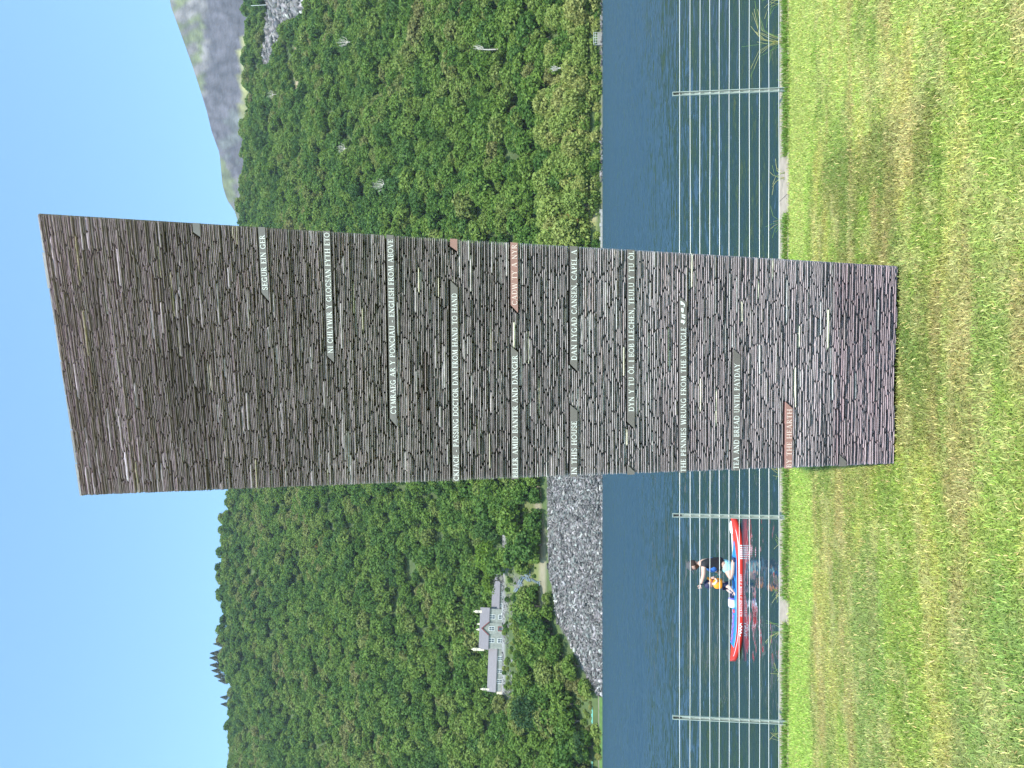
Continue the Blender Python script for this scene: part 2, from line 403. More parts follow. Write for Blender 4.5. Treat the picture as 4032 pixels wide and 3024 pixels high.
# candidate positions all over the slope
cand = []
yy = 311.0
def zone_of(ix, iy): return 'left' if iy > 1450 else 'right'
while yy < YR + 34:
    st = 5.5 + (yy - 311) * .004
    x0, x1 = -(yy * .60 + 40), yy * .60 + 40
    xx = x0 + rng.random() * st
    while xx < x1:
        x = xx + rng.normal() * st * .28; y = yy + rng.normal() * st * .28; xx += st
        if y < 310: y = 310 + rng.random()
        z = terr(x, y); ixb, iyb = proj(x, y, z); s = float(np.clip(90 * .01 + rng.normal() * .24, .5, 1.6))
        H = 9.5 * s; ixt, iyt = proj(x, y, z + H); ixc = (ixb + ixt) / 2
        if in_poly(ixb, iyb, Z_RUBBLE): continue
        if 362 < y < 406 and -196 < x < -66: continue
        if y < 366 and x < -55 and in_poly(ixb, iyb, Z_STAIR): continue
        if y < 366 and in_poly(ixc, iyb, Z_STAIR): continue
        if y < 366 and 2238 < iyb < 2742 and ixt < 2014:
            hmax = (EYE + ratio(2014 + 6 * rng.random()) * y) - z; s *= max(0, hmax) / H
            if s < .3: continue
        if in_poly(ixc, iyb, Z_QUARRY) or in_poly(ixb, iyb, Z_QUARRY): continue
        if in_poly(ixc, iyb, Z_SAND) or in_poly(ixb, iyb, Z_SAND): continue
        if in_poly(ixc, iyb, Z_TAN) or in_poly(ixb, iyb, Z_TAN): continue
        if y < 352 and x < -35 and in_poly(ixb, iyb, [(2147, 1500), (2170, 1500), (2170, 2235), (2147, 2235)]): continue
        if y < 325 and (2755 < iyb < 2860 or 2990 < iyb < 3030) and ixt < 2400: 
            if y < 318: continue
        if y < 316 and 128 < iyb < 180: continue
        if y < 312.5 and 815 < iyb < 1000: continue
        cand.append((x, y, z, s, rng.random() * 6.28, ixc, iyb))
    yy += st * .9
protos = [crown_arrays(s, h=9.5, r=4.5 + .3 * (s % 3)) for s in range(6)]
willow = [crown_arrays(50 + s, h=9.0, r=4.4, nl=46, nq=40, q=.42, low=True) for s in range(2)]
def visible(c): return -30 < c[6] < 3054 and not (1045 < c[6] < 1850)
def shore_pale(c): return (c[1] < 327 and c[6] < 1100 and vn(c[0] * .06, c[1] * .1) > .28)
order = sorted([i for i, c in enumerate(cand) if visible(c)], key=lambda i: cand[i][1] / cand[i][3] ** .5)[:236]
sel = set(order)
first = {}; cnt = {}
for i in order:
    c = cand[i]; side = zone_of(c[5], c[6]); pale = shore_pale(c)
    band = 0 if c[1] < 322 else (1 if c[1] < 334 else 2); bw = ('at the foot of the wood', 'a little way up the wood', 'further up the wood')[band]
    iyc = c[6]; where = ('by the far right edge', 0) if iyc < 110 else (('above the railed stone platform', 1) if iyc < 230 else (('just right of the right hand fence post', 2) if iyc < 352 else
        (('just left of the right hand fence post', 3) if iyc < 520 else (('midway between the right fence post and monument', 4) if iyc < 740 else ('above the low stone quay by the monument', 5)))))
    lw = 'left of the house above the shore lawn' if iyc > 2735 else ('below the left wing of the stone house' if iyc > 2560 else ('below the main block of the stone house' if iyc > 2395 else ('beside the walkway below the right wing' if iyc > 2225 else 'on the crest of the rubble bank by the monument')))
    if pale:
        lab = 'pale willow tree on the far shore ' + where[0]; kk = ('willow_tree', int(i) % 2, 'p'); g = 'pale willows on the far shore ' + where[0]
    elif side == 'left':
        if c[1] < 369:
            lab = 'green broadleaf tree ' + lw; g = 'trees ' + lw
        else:
            lab = 'green broadleaf tree in the wood rising just behind the long stone house'; g = 'trees just behind the stone house'
        kk = ('broadleaf_tree', int(i) % 6, 'l')
    else:
        lab = 'green tree ' + bw + ' ' + where[0]; g = 'trees ' + bw + ' ' + where[0]
        kk = ('broadleaf_tree', int(i) % 6, 'r')
    key = (kk[0], kk[1])
    loc = (c[0], c[1], c[2] - 1.6 * c[3])
    sc = (c[3] * 1.05, c[3] * 1.05, c[3] * (1.15 if pale else 1.0))
    if key not in first:
        V, F = (willow if pale else protos)[kk[1]]
        first[key] = make_tree(kk[0], V, F, M_leaf_pale if pale else M_leaf, trunk_mb(9, .32, kk[1]), lab, 'tree', g, loc, sc, c[4])
    else: dup(first[key], loc, c[4], sc, lab, g)

# shrubs at the water's edge
sv = [crown_arrays(90 + k, h=3.6, r=2.2, nl=26, nq=26, q=.36, low=True) for k in range(2)]; sf = {}
ns = 0; xq = (1512 - 3010) / FPX * 307
while xq < 170:
    ixw, iyw = proj(xq, 309.0, WATER); k = ns % 3; gapz = (2745 < iyw < 2860) or (2985 < iyw) or (1490 < iyw < 2745) or (120 < iyw < 182) or (820 < iyw < 900) or (iyw < -60)
    if not gapz:
        pale = k != 1; y = 308.9 + rng.random() * 1.6; s_ = .75 + .6 * rng.random(); loc = (xq, y, WATER + .05)
        sw = 'left of the shore lawn' if iyw > 1500 else ('right of the right fence post' if iyw < 352 else ('between right fence post and quay' if iyw < 820 else ('behind the low stone quay' if iyw < 1045 else 'hidden behind the monument'))); lab = ('pale olive shrub overhanging the water ' if pale else 'deep green shrub overhanging the water ') + sw
        g = ('pale shrubs ' if pale else 'green shrubs ') + sw
        if k not in sf:
            V, F = sv[k % 2]; sf[k] = make_tree('shore_shrub', V, F, M_leaf_pale if pale else M_leaf, trunk_mb(3, .08, k), lab, 'shrub', g, loc, s_, 0)
        else: dup(sf[k], loc, rng.random() * 6, s_, lab, g)
        ns += 1
    if iyw < 1480 and not (120 < iyw < 182) and not (790 < iyw < 905):
        for (yr_, sc_) in ((312.6, 1.5), (316.5, 1.9)):
            k = 0 if rng.random() > .3 else 1
            if k in sf: dup(sf[k], (xq + rng.normal(), yr_ + rng.normal() * .6, terr(xq, yr_) - .3), rng.random() * 6, sc_ * (.8 + .4 * rng.random()),
                            ('pale bush' if k == 0 else 'green bush') + (' in the nearer' if yr_ < 314 else ' in the further') + ' row behind the shrubs ' + sw, ('pale' if k == 0 else 'green') + (' nearer' if yr_ < 314 else ' further') + ' row of bushes ' + sw)
    xq += 2.6 + 1.4 * rng.random()
print('shrubs', ns)
# the rest of the wood reads as one mass: crowns scattered with geometry nodes
def scatter(name, P, rot, scl, pick, objs):
    me = bpy.data.meshes.new(name); me.vertices.add(len(P)); me.vertices.foreach_set('co', np.asarray(P, np.float32).ravel())
    a = me.attributes.new('rot', 'FLOAT_VECTOR', 'POINT'); rr = np.zeros((len(P), 3), np.float32); rr[:, 2] = rot; a.data.foreach_set('vector', rr.ravel())
    a = me.attributes.new('scl', 'FLOAT_VECTOR', 'POINT'); a.data.foreach_set('vector', np.asarray(scl, np.float32).ravel())
    a = me.attributes.new('pick', 'INT', 'POINT'); a.data.foreach_set('value', np.asarray(pick, np.int32))
    o = bpy.data.objects.new(name, me); COL.objects.link(o)
    ng = bpy.data.node_groups.new(name, 'GeometryNodeTree')
    ng.interface.new_socket('Geometry', in_out='INPUT', socket_type='NodeSocketGeometry')
    ng.interface.new_socket('Geometry', in_out='OUTPUT', socket_type='NodeSocketGeometry')
    N = ng.nodes; L = ng.links; gi = N.new('NodeGroupInput'); go = N.new('NodeGroupOutput')
    iop = N.new('GeometryNodeInstanceOnPoints'); iop.inputs['Pick Instance'].default_value = True
    jn = N.new('GeometryNodeJoinGeometry')
    for ob in objs:
        oi = N.new('GeometryNodeObjectInfo'); oi.transform_space = 'ORIGINAL'; oi.inputs['Object'].default_value = ob
        g2 = N.new('GeometryNodeGeometryToInstance'); L.new(oi.outputs['Geometry'], g2.inputs[0]); L.new(g2.outputs[0], jn.inputs[0])
    def attr(nm, ty, out):
        q = N.new('GeometryNodeInputNamedAttribute'); q.data_type = ty; q.inputs['Name'].default_value = nm; return q.outputs[0]
    L.new(gi.outputs[0], iop.inputs['Points']); L.new(jn.outputs[0], iop.inputs['Instance'])
    L.new(attr('pick', 'INT', 0), iop.inputs['Instance Index'])
    L.new(attr('rot', 'FLOAT_VECTOR', 0), iop.inputs['Rotation']); L.new(attr('scl', 'FLOAT_VECTOR', 0), iop.inputs['Scale'])
    L.new(iop.outputs[0], go.inputs[0])
    md = o.modifiers.new('scatter', 'NODES'); md.node_group = ng
    return o
crown_objs = []
for k in range(6):
    t = first.get(('broadleaf_tree', k))
    if t: crown_objs.append([c for c in t.children if c.name.startswith('crown')][0])
rest = [c for i, c in enumerate(cand) if i not in sel]
P = np.array([(c[0], c[1], c[2] - 1.9 * c[3]) for c in rest]); S = np.array([(c[3] * 1.05,) * 3 for c in rest])
tag(scatter('woodland', P, [c[4] for c in rest], S, rng.integers(0, len(crown_objs), len(rest)), crown_objs),
    'dense green broadleaf wood covering the steep far hillside', 'wood', kind='stuff')
print('candidates', len(cand), 'rest', len(rest))

# trees that stand out
def special(name, ix, iy, y, h, m, label, r=4.5, seed=3, kind='round', sx=1.0, q=.62, nl=34, nq=38, crown_lift=0):
    p = at(ix, iy, y); z = terr(p.x, y) - .3
    V, F = crown_arrays(seed, h=h, r=r, kind=kind, q=q, nl=nl, nq=nq); V[:, 2] = h - (h - V[:, 2]) * (1 - crown_lift * 2)
    return make_tree(name, V, F, m, trunk_mb(h * .9, .035 * h, seed), label, 'tree', None, (p.x, y, z), (sx, 1, 1), seed * 1.1)
special('lime_tree', 1455, 2480, 560, 14, M_leaf_lime, 'yellow green tree standing out on the wooded hill above the stone house', 6.5, 11)
special('lime_tree', 1290, 2175, 600, 9, M_leaf_lime, 'small yellow green tree high on the wooded hill right of the hilltop conifers', 4.6, 12)
special('golden_tree', 1480, 2160, 600, 8, M_leaf_rust, 'small golden tinged tree on the hillside just left of the slate monument', 3.6, 13)
special('rust_tree', 2215, 858, 312.6, 9.5, M_leaf_rust, 'golden brown tree near the far shore just right of the slate monument', 2.8, 15, q=.4)
def by_top(name, ixt, iy, y, m, label, r, seed, **k):
    p = at(ixt, iy, y); z = terr(p.x, y) - .3
    return special(name, ixt, iy, y, p.z - z, m, label, r, seed, **k)
by_top('leafy_tree', 1885, 2190, 368, M_leaf_lime, 'large bright green tree at the right end of the stone house', 7.5, 21, nl=54)
by_top('leafy_tree', 1908, 2285, 372.5, M_leaf_lime, 'bright green tree drooping in front of the right wing roof of the stone house', 6.2, 22, crown_lift=.12)
by_top('broad_oak', 2120, 2640, 330, M_leaf, 'broad bright oak on the bank above the left end of the slate rubble', 7.0, 23, nl=54, nq=44)
by_top('broad_oak', 2060, 2480, 345, M_leaf_lime, 'rounded light green tree directly below the middle of the stone house', 6.0, 24, nl=44)
by_top('dark_tree', 2030, 2372, 350, M_leaf_dark, 'dark green pointed tree beside the metal walkway below the stone house', 4.4, 25)
by_top('broad_oak', 2030, 2800, 335, M_leaf_dark, 'big dark tree with bare limbs at the left edge above the shore lawn', 8.0, 26, nl=50)
by_top('shore_bush', 2298, 2715, 311.5, M_leaf_pale, 'pale olive bush at the left tip of the slate rubble by the water', 3.6, 27, q=.35)
by_top('shore_bush', 2262, 2935, 312, M_leaf_dark, 'dense rounded bush at the water edge near the left side of the picture', 6.0, 28, q=.4, nl=50)
# conifers on the skyline
cf = [(838, 2535, 13), (826, 2572, 16), (824, 2590, 15), (826, 2618, 15), (832, 2640, 13), (842, 2662, 14), (858, 2680, 13), (866, 2745, 10), (868, 2772, 11)]
fc = None
for k, (ix, iy, h) in enumerate(cf):
    y = 818 + (k * 7) % 5; p = at(ix, iy, y); lab = 'thin dark conifer poking above the skyline on the left hilltop' if k < 7 else 'small spindly conifer on the skyline left of the main conifer clump'
    g = 'conifers clumped on the left hilltop' if k < 7 else 'pair of spindly conifers on the skyline'
    if fc is None:
        V, F = crown_arrays(77, h=15, r=4.2, nl=40, nq=26, q=1.0, kind='cone'); mb = MB(); mb.tube([(0, 0, -2), (0, 0, 15.6)], [.3, .06], 6)
        fc = make_tree('conifer', V, F, M_leaf_con, mb, lab, 'tree', g, (p.x, y, p.z - 15.5), 1.0)
    else: dup(fc, (p.x, y, p.z - 15.5 * h / 15.0), k, (h / 12.0, h / 12.0, h / 15.0), lab, g)
# bleached dead trees
def dead(ixt, ixb, iy, spread, label, seed, lean=0):
    y = None
    for yy_ in np.arange(320, YR, 2.0):                          # where does the slope (plus canopy) lie along this line of sight
        p = at(ixb, iy, yy_)
        if terr(p.x, yy_) + 7 > p.z: y = yy_; break
    if y is None: y = YR
    p = at(ixb, iy, y - 2.5); top = at(ixt, iy, y - 2.5); H = top.z - p.z; g = random.Random(seed)
    t = empty('dead_tree', (p.x, y - 2.5, p.z)); tag(t, label, 'dead tree')
    mb = MB(); mb.tube([(0, 0, -7), (.05, 0, 0), (.1 * H * lean, 0, H * .3)], [.38, .3, .24], 7); mb.build('trunk', M_dead, t)
    mb = MB(); n = 8
    for k in range(n):
        a = (k / (n - 1) - .5) * 2; x1 = a * spread / FPX * y; tip = Vector((x1 + lean * H * .6, g.uniform(-1.5, 1.5), H * (1 - .35 * a * a) * g.uniform(.85, 1.05)))
        st = Vector((.1 * H * lean, 0, H * .28)); mid = st.lerp(tip, .5) + Vector((x1 * .15, 0, -.1 * H)); 
        mb.tube([st, mid, tip], [.17, .12, .05], 5)
        for q in range(3):
            s0 = mid.lerp(tip, .25 * q); e = s0 + Vector((g.uniform(-1.2, 1.2), g.uniform(-.6, .6), g.uniform(.6, 1.9)))
            mb.tube([s0, e], [.07, .03], 4)
    mb.build('limbs', M_dead, t)
dead(1322, 1388, 165, 20, 'white bleached dead tree fan shaped high on the right hand slope', 1)
dead(1458, 1535, 727, 26, 'white bleached dead tree with spreading limbs in the middle of the right hand slope', 2)
dead(1325, 1372, 585, 22, 'pale bare tree in the upper wood left of the other dead trees', 3)
dead(1050, 1085, 372, 20, 'grey bare crown near the top of the right hand wood', 4)
dead(1858, 1922, 196, 8, 'leaning white snag lower down the right hand slope', 5, lean=.35)
dead(2168, 2210, 268, 6, 'thin white birch stem among the pale willows by the far shore', 6)
# trunk of the big tree by the left shore
mb = MB(); p = at(2300, 2842, 318); mb.tube([(0, 0, -2), (.2, 0, 3.0), (-.3, 0, 6.5), (.4, 0, 10)], [.62, .5, .4, .2], 8)
mb.tube([(0, 0, 3.2), (1.4, -.3, 5.0), (1.0, 0, 8.4)], [.3, .22, .1], 6); mb.tube([(0, 0, 3.6), (-1.8, -.3, 5.4), (-2.6, 0, 7.0)], [.3, .2, .08], 6)
o = mb.build('bare_trunk', M_bark); o.location = (p.x, 318, p.z - .3); tag(o, 'forked grey bare trunk in the shade above the left shore lawn', 'tree trunk')

# ------------------------------------------------------------------ slate rubble bank
def shards(name, n, place, size, seed, label):
    g = np.random.default_rng(seed); base = np.array([(x, y, z) for z in (-1, 1) for y in (-1, 1) for x in (-1, 1)], float)
    P = []; k = 0
    while k < n:
        q = place(g)
        if q is not None: P.append(q); k += 1
    P = np.array(P); s = size * np.minimum(np.exp(g.normal(size=(n, 1, 1)) * .42), 2.1)
    dims = np.stack([np.ones(n), .45 + .45 * g.random(n), .12 + .3 * g.random(n)], 1)[:, None, :]
    B = base[None] * dims * s * .5 * (1 + g.normal(size=(n, 8, 3)) * .16)
    ax = g.normal(size=(n, 3)) * np.array([.55, .55, 1.6]); 
    an = [Matrix.Rotation(a[2], 3, 'Z') @ Matrix.Rotation(a[0] - .35, 3, 'X') @ Matrix.Rotation(a[1], 3, 'Y') for a in ax]
    Rm = np.array([[list(r) for r in m] for m in an]); B = np.einsum('nij,nkj->nki', Rm, B) + P[:, None, :]
    f = np.array([(0, 2, 3, 1), (4, 5, 7, 6), (0, 1, 5, 4), (2, 6, 7, 3), (0, 4, 6, 2), (1, 3, 7, 5)])
    F = (np.arange(n)[:, None, None] * 8 + f[None]).reshape(-1, 4)
    v = .05 + .17 * g.random(n) ** 1.6; v = np.where(g.random(n) > .92, v + .2, v)
    tint = np.array([(1.04, .99, .99), (.97, 1.03, .95), (1.1, .98, .98), (1.05, 1, .93)])[g.integers(0, 4, n)]
    C = np.repeat(v[:, None] * tint, 8, 0)
    o = np_mesh(name, B.reshape(-1, 3), F, M_rock, C); tag(o, label, 'rubble', kind='stuff'); return o
def rub_place(g):
    x = g.uniform(-141, 8); y = g.uniform(307.6, 343); z = terr(x, y); ix, iy = proj(x, y, z)
    if not in_poly(ix, iy, Z_RUBBLE) or z < WATER - .3: return None
    return (x, y, z + .1)
shards('slate_rubble', 16000, rub_place, 1.15, 5, 'steep bank of broken grey slate blocks falling to the lake left of the monument')
def qp(g):
    ix = g.uniform(1040, 1210); iy = g.uniform(-60, 262)
    if not in_poly(ix, iy, Z_QUARRY): return None
    lo = 500
    for yy_ in np.arange(500, YR, 6.0):
        p = at(ix, iy, yy_)
        if terr(p.x, yy_) > p.z: return (p.x, yy_, p.z + .3)
    return None
shards('quarry_rock', 900, qp, 5.5, 6, 'pale grey broken quarry rock face at the top right of the wood')
def sp(g):
    iy = g.uniform(-100, 990); x = (1512 - iy) / FPX * 306.5; y = g.uniform(306.9, 309.2)
    if vn(x * .08, 3.3) < .45: return None
    return (x, y, WATER + g.uniform(-.2, .5))
def tp(g):
    x = g.uniform(-175, -72); y = g.uniform(352, 368.2); z = terr(x, y)
    if y > 366 or vn(x * .3, y * .3) < .4: return None
    return (x, y, z)
shards('terrace_scree', 2500, tp, .45, 9, 'grey slate scree on the slope just below the retaining wall')
def cp_(g):
    x = g.uniform(-105, -30); y = g.uniform(338, 352); z = terr(x, y)
    if vn(x * .2 + 5, y * .4) < .5: return None
    return (x, y, z)
sc_ = np.random.default_rng(4); pts_ = []
while len(pts_) < 260:
    x = sc_.uniform(-170, -30); y = sc_.uniform(337, 364)
    ix_, iy_ = proj(x, y, terr(x, y))
    if in_poly(ix_, iy_, Z_RUBBLE) or (in_poly(ix_, iy_, [(2035, 2240), (2130, 2240), (2130, 2325), (2035, 2325)]) and sc_.random() < .75): continue
    if y < 343.5 and sc_.random() < .85: continue
    pts_.append((x, y, terr(x, y) - .1))
while len(pts_) < 330:
    x = at(2350, sc_.uniform(2740, 2900), 312).x; y = sc_.uniform(311.5, 334); pts_.append((x, y, terr(x, y) - .1))
shr = [c for c in sf[1].children if c.name.startswith('crown')][0]; shr2 = [c for c in sf[0].children if c.name.startswith('crown')][0]
tag(scatter('scrub', np.array(pts_), sc_.random(330) * 6, np.repeat(sc_.uniform(.25, .62, 330)[:, None], 3, 1), sc_.integers(0, 2, 330), [shr, shr2]),
    'low scrub and bramble on the slope below the stone house', 'scrub', kind='stuff')
shards('shore_rock', 420, sp, .9, 8, 'pale stones lying along the foot of the far shore')
# small low stone quay near the monument on the right
mb = MB(); pa = at(2371, 985, 307.0); pb = at(2371, 825, 307.0)
for k in range(14):
    x0 = pa.x - 3 + (pb.x - pa.x + 3) * k / 14; x1 = pa.x - 3 + (pb.x - pa.x + 3) * (k + 1) / 14
    mb.box(x0, x1 - .05, 306.2 + .1 * (k % 3), 309, WATER - .5, WATER + .75 + .35 * (k % 4 == 1) + .1 * (k % 2), (.34, .32, .29))
mb.box(pa.x - 3, pb.x, 306.6, 309.2, WATER - .6, WATER + .6, (.4, .38, .35))
tag(mb.build('stone_quay', mat('pale_quay', attr=True, rough=.9, var=.25, vscale=.8)), 'low pale stone quay wall on the far shore just right of the monument', 'quay')
# railed lookout on the far shore
rl = empty('railed_platform', at(2352, 152, 307.2)); rl.location.z = at(2352, 152, 307.2).z; tag(rl, 'small stone platform with white railing on the far shore at the right', 'platform')
mb = MB(); mb.box(-2.6, 2.6, 0, 3, -3.2, 0, (.25, .23, .2)); mb.build('base', mat('platform_stone', attr=True, rough=.9, var=.4, vscale=1.2), rl)
mb = MB()
for k in range(6): mb.box(-2.5 + k, -2.4 + k, .1, .18, 0, 1.5)
mb.box(-2.55, 2.6, .08, .2, 1.42, 1.54); mb.box(-2.55, 2.6, .08, .2, .7, .78); mb.build('railing', mat('white_rail', (.6, .62, .6), .5), rl)
# pole on the skyline ledge
mb = MB(); p = at(1033, 20, 700); mb.tube([(0, 0, -4), (0, 0, at(988, 20, 700).z - p.z)], .22, 6); o = mb.build('white_pole', mat('pole_paint', (.7, .7, .7), .5)); o.location = p
tag(o, 'thin white pole standing above the quarry rock at the top right of the wood', 'pole')
# turquoise netting and grass strip on the left shore
def shore_strip():
    mb = MB()
    xs = np.linspace(at(2370, 3060, 308).x, at(2370, 2745, 308).x, 30); g = .12, .22, .03
    for a, b in zip(xs[:-1], xs[1:]):
        mb.add([(a, 307.2, WATER - .2), (b, 307.2, WATER - .2), (b, 308.6, WATER + 1.3), (a, 308.6, WATER + 1.3)], [(0, 1, 2, 3)], (.075, .14, .03))
        mb.add([(a, 308.6, WATER + 1.3), (b, 308.6, WATER + 1.3), (b, 312.5, WATER + 2.4), (a, 312.5, WATER + 2.4)], [(0, 1, 2, 3)], (.15, .14, .10))
    return mb.build('shore_bank', mat('shore_green', attr=True, rough=.95, var=.4, vscale=.6, bump=.4, bscale=2))
tag(shore_strip(), kind='structure')
for (i0, i1, lab) in ((2785, 2850, 'strip of turquoise netting fence on the left shore right of the dark bush'), (2998, 3040, 'strip of turquoise netting fence at the far left edge of the shore')):
    f = empty('netting_fence', at(2345, (i0 + i1) / 2, 312.8)); tag(f, lab, 'fence'); a = at(2345, i1, 312.8).x - f.location.x; b = -a
    mb = MB(); n = 10
    for k in range(n):
        x0 = a + (b - a) * k / n; x1 = a + (b - a) * (k + 1) / n; mb.box(x0, x1, -.03, .03, .3 + .12 * math.sin(k), 1.6 + .15 * math.sin(k * 1.7))
    mb.build('net', mat('turquoise_net', (.16, .50, .44), .7), f)
    mb = MB()
    for k in range(4): mb.box(a + (b - a) * k / 3 - .06, a + (b - a) * k / 3 + .06, .04, .16, -.6, 1.9)
    mb.build('stakes', M_bark, f)

# ------------------------------------------------------------------ the long stone house
M_hwall = mat('slate_wall', (.225, .235, .205), .9, var=.35, vscale=.55, bump=.5, bscale=1.5, bdist=.2)
M_roof = mat('slate_roof', (.13, .12, .13), .55, var=.16, vscale=.5, stretch=(1, 1, 3))
M_white = mat('white_paint', (.74, .75, .72), .6); M_glass = mat('dark_glass', (.03, .035, .045), .12)
M_red = mat('red_paint', (.16, .03, .025), .6); M_pink = mat('pink_plinth', (.40, .25, .21), .85, var=.2, vscale=1)
M_cream = mat('cream_stone', (.62, .55, .44), .8, var=.15, vscale=1.5)
HZ = EYE + ratio(1990) * 380
hb = at(1990, 2477, 380)
house = empty('stone_house', (hb.x, 380, ZB + .1), math.atan2(.29, .957)); house.scale = (1.0,) * 3
tag(house, 'long grey green stone house with slate roofs, central gable and tall chimneys', 'house')
SX = 8.02; SZ = 7.72
def hx(iy): return (2477 - iy) / SX
def hz(ix): return (1990 - ix) / SZ
def block(iL, iR, ixe, ixr, depth, y0, over=.5, name='wall'):
    """walls + gabled roof with the ridge along the facade"""
    a, b = hx(iL), hx(iR); ze, zr = hz(ixe), hz(ixr)
    mb = MB(); mb.add([(a, y0, -1.5), (b, y0, -1.5), (b, y0 + depth, -1.5), (a, y0 + depth, -1.5), (a, y0, ze), (b, y0, ze), (b, y0 + depth, ze), (a, y0 + depth, ze),
            (a, y0 + depth / 2, zr - .25), (b, y0 + depth / 2, zr - .25)], [(0, 1, 5, 4), (2, 3, 7, 6), (0, 4, 8, 7, 3), (1, 2, 6, 9, 5)])
    mb.build(name, M_hwall, house)
    k = (zr - ze) / (depth / 2); mb = MB(); o = over
    for sgn in (1, -1):
        yc = y0 + depth / 2; ye = (y0 - o) if sgn > 0 else (y0 + depth + o); z0 = ze - k * o
        vs_ = [(a - o, ye, z0), (b + o, ye, z0), (b + o, yc, zr), (a - o, yc, zr)]
        vs_ += [(x, y, z + .28) for x, y, z in vs_]
        mb.add(vs_, [(0, 3, 2, 1), (4, 5, 6, 7), (0, 1, 5, 4), (1, 2, 6, 5), (2, 3, 7, 6), (3, 0, 4, 7)])
    return mb.build('roof', M_roof, house)
r0 = block(2555, 2399, 1922, 1884, 8.5, 0)
r1 = block(2716, 2556, 1956, 1924, 6.5, 1.0)
r2 = block(2398, 2238, 1959, 1929, 6.5, 1.0)
def win(iy, ix, wpx=16, hpx=21, y=0, n=2):
    wpx *= 1.12; hpx *= 1.12
    cx, cz = hx(iy), hz(ix); w2 = wpx / SX / 2; h2 = hpx / SZ / 2
    mb = MB(); mb.box(cx - w2, cx + w2, y - .10, y + .05, cz - h2, cz + h2); wd = mb.build('window', M_white, house)
    mb = MB()
    for i in range(n):
        for j in range(2):
            x0 = cx - w2 + .16 + i * (2 * w2 - .2) / n; z0 = cz - h2 + .16 + j * (2 * h2 - .22) / 2
            mb.box(x0, x0 + (2 * w2 - .3) / n - .08, y - .13, y - .105, z0, z0 + (2 * h2 - .3) / 2 - .08)
            mb.box(x0 + (2 * w2 - .3) / n / 2 - .08, x0 + (2 * w2 - .3) / n / 2 - .06, y - .15, y - .13, z0, z0 + (2 * h2 - .3) / 2 - .14, mi=1)
    mb.build('pane', [M_glass, M_white], wd)
for iy in (2431, 2523): win(iy, 1936); win(iy, 1972)
win(2477, 1936, 15, 20, y=-.5)
for iy in (2591, 2640, 2679): win(iy, 1972, 14, 20, y=1.0)
for iy in (2384, 2341, 2304): win(iy, 1972, 13, 19, y=1.0)
# central gabled bay
a, b = hx(2499), hx(2455); zp = hz(1897); ze = hz(1921)
mb = MB(); mb.add([(a, -.5, -1.5), (b, -.5, -1.5), (b, 1, -1.5), (a, 1, -1.5), (a, -.5, ze), (b, -.5, ze), (b, 4.2, ze), (a, 4.2, ze), (0, -.5, zp), (0, 4.2, zp)],
       [(0, 1, 5, 8, 4), (0, 4, 7, 3), (1, 2, 6, 5), (6, 9, 8, 5), (4, 8, 9, 7)]); mb.build('gable_bay', M_hwall, house)
mb = MB()
for s_ in (1, -1):
    e = s_ * (b + .5); z0 = ze - .5 * (zp - ze) / b
    vs_ = [(e, -.95, z0), (0, -.95, zp + .05), (0, 4.2, zp + .05), (e, 4.2, z0)]; vs_ += [(x, y, z + .3) for x, y, z in vs_]
    mb.add(vs_, [(0, 1, 2, 3), (7, 6, 5, 4), (0, 4, 5, 1), (1, 5, 6, 2), (2, 6, 7, 3), (3, 7, 4, 0)])
gr = mb.build('gable_roof', M_roof, house)
mb = MB()
for s_ in (1, -1):
    e = s_ * (b + .5); z0 = ze - .5 * (zp - ze) / b
    mb.add([(e, -1.05, z0 - .35), (0, -1.05, zp - .35), (0, -1.05, zp + .36), (e, -1.05, z0 + .3)] + [(e, -.96, z0 - .35), (0, -.96, zp - .35), (0, -.96, zp + .36), (e, -.96, z0 + .3)],
           [(0, 1, 2, 3), (7, 6, 5, 4), (0, 4, 5, 1), (2, 6, 7, 3)])
mb.build('bargeboard', M_red, gr)
dw = hx(2469); mb = MB(); mb.box(-dw - .2, dw + .2, -.62, -.5, 0, hz(1961)); dr = mb.build('door', M_red, house)
mb = MB(); mb.box(-dw + .25, dw - .25, -.66, -.625, .9, hz(1964)); mb.build('pane', M_glass, dr)
mb = MB(); mb.box(hx(2716), hx(2400), -.25, -.02, -.6, .75); mb.box(hx(2716), hx(2556), .75, .95, .75, 1.1); mb.build('plinth', M_pink, house)
def chimney(iy, ixt, ixb, y, wpx=14, parent=r0):
    cx = hx(iy); w2 = wpx / SX / 2; z0, z1 = hz(ixb), hz(ixt); mb = MB()
    mb.box(cx - w2 * .7, cx + w2 * .7, y - .9, y + .9, z0 - 2.5, z1); mb.box(cx - w2 * .85, cx + w2 * .85, y - 1.1, y + 1.1, z1 - .9, z1 - .5)
    mb.box(cx - w2 * .85, cx + w2 * .85, y - 1.1, y + 1.1, (z0 + z1) / 2 - .2, (z0 + z1) / 2 + .2)
    ch = mb.build('chimney', M_cream, parent); mb = MB(); mb.tube([(cx, y - .4, z1), (cx, y - .4, z1 + .8)], [.32, .26], 8); mb.tube([(cx, y + .4, z1), (cx, y + .4, z1 + .8)], [.32, .26], 8)
    mb.build('chimney_pot', M_cream, ch)
chimney(2412, 1862, 1886, 4.25); chimney(2561, 1860, 1886, 4.25); chimney(2462, 1874, 1888, 7.5, 11); chimney(2484, 1872, 1888, 7.5, 11)
chimney(2712, 1902, 1926, 4.2, 10, r1); chimney(2280, 1908, 1930, 4.2, 9, r2)
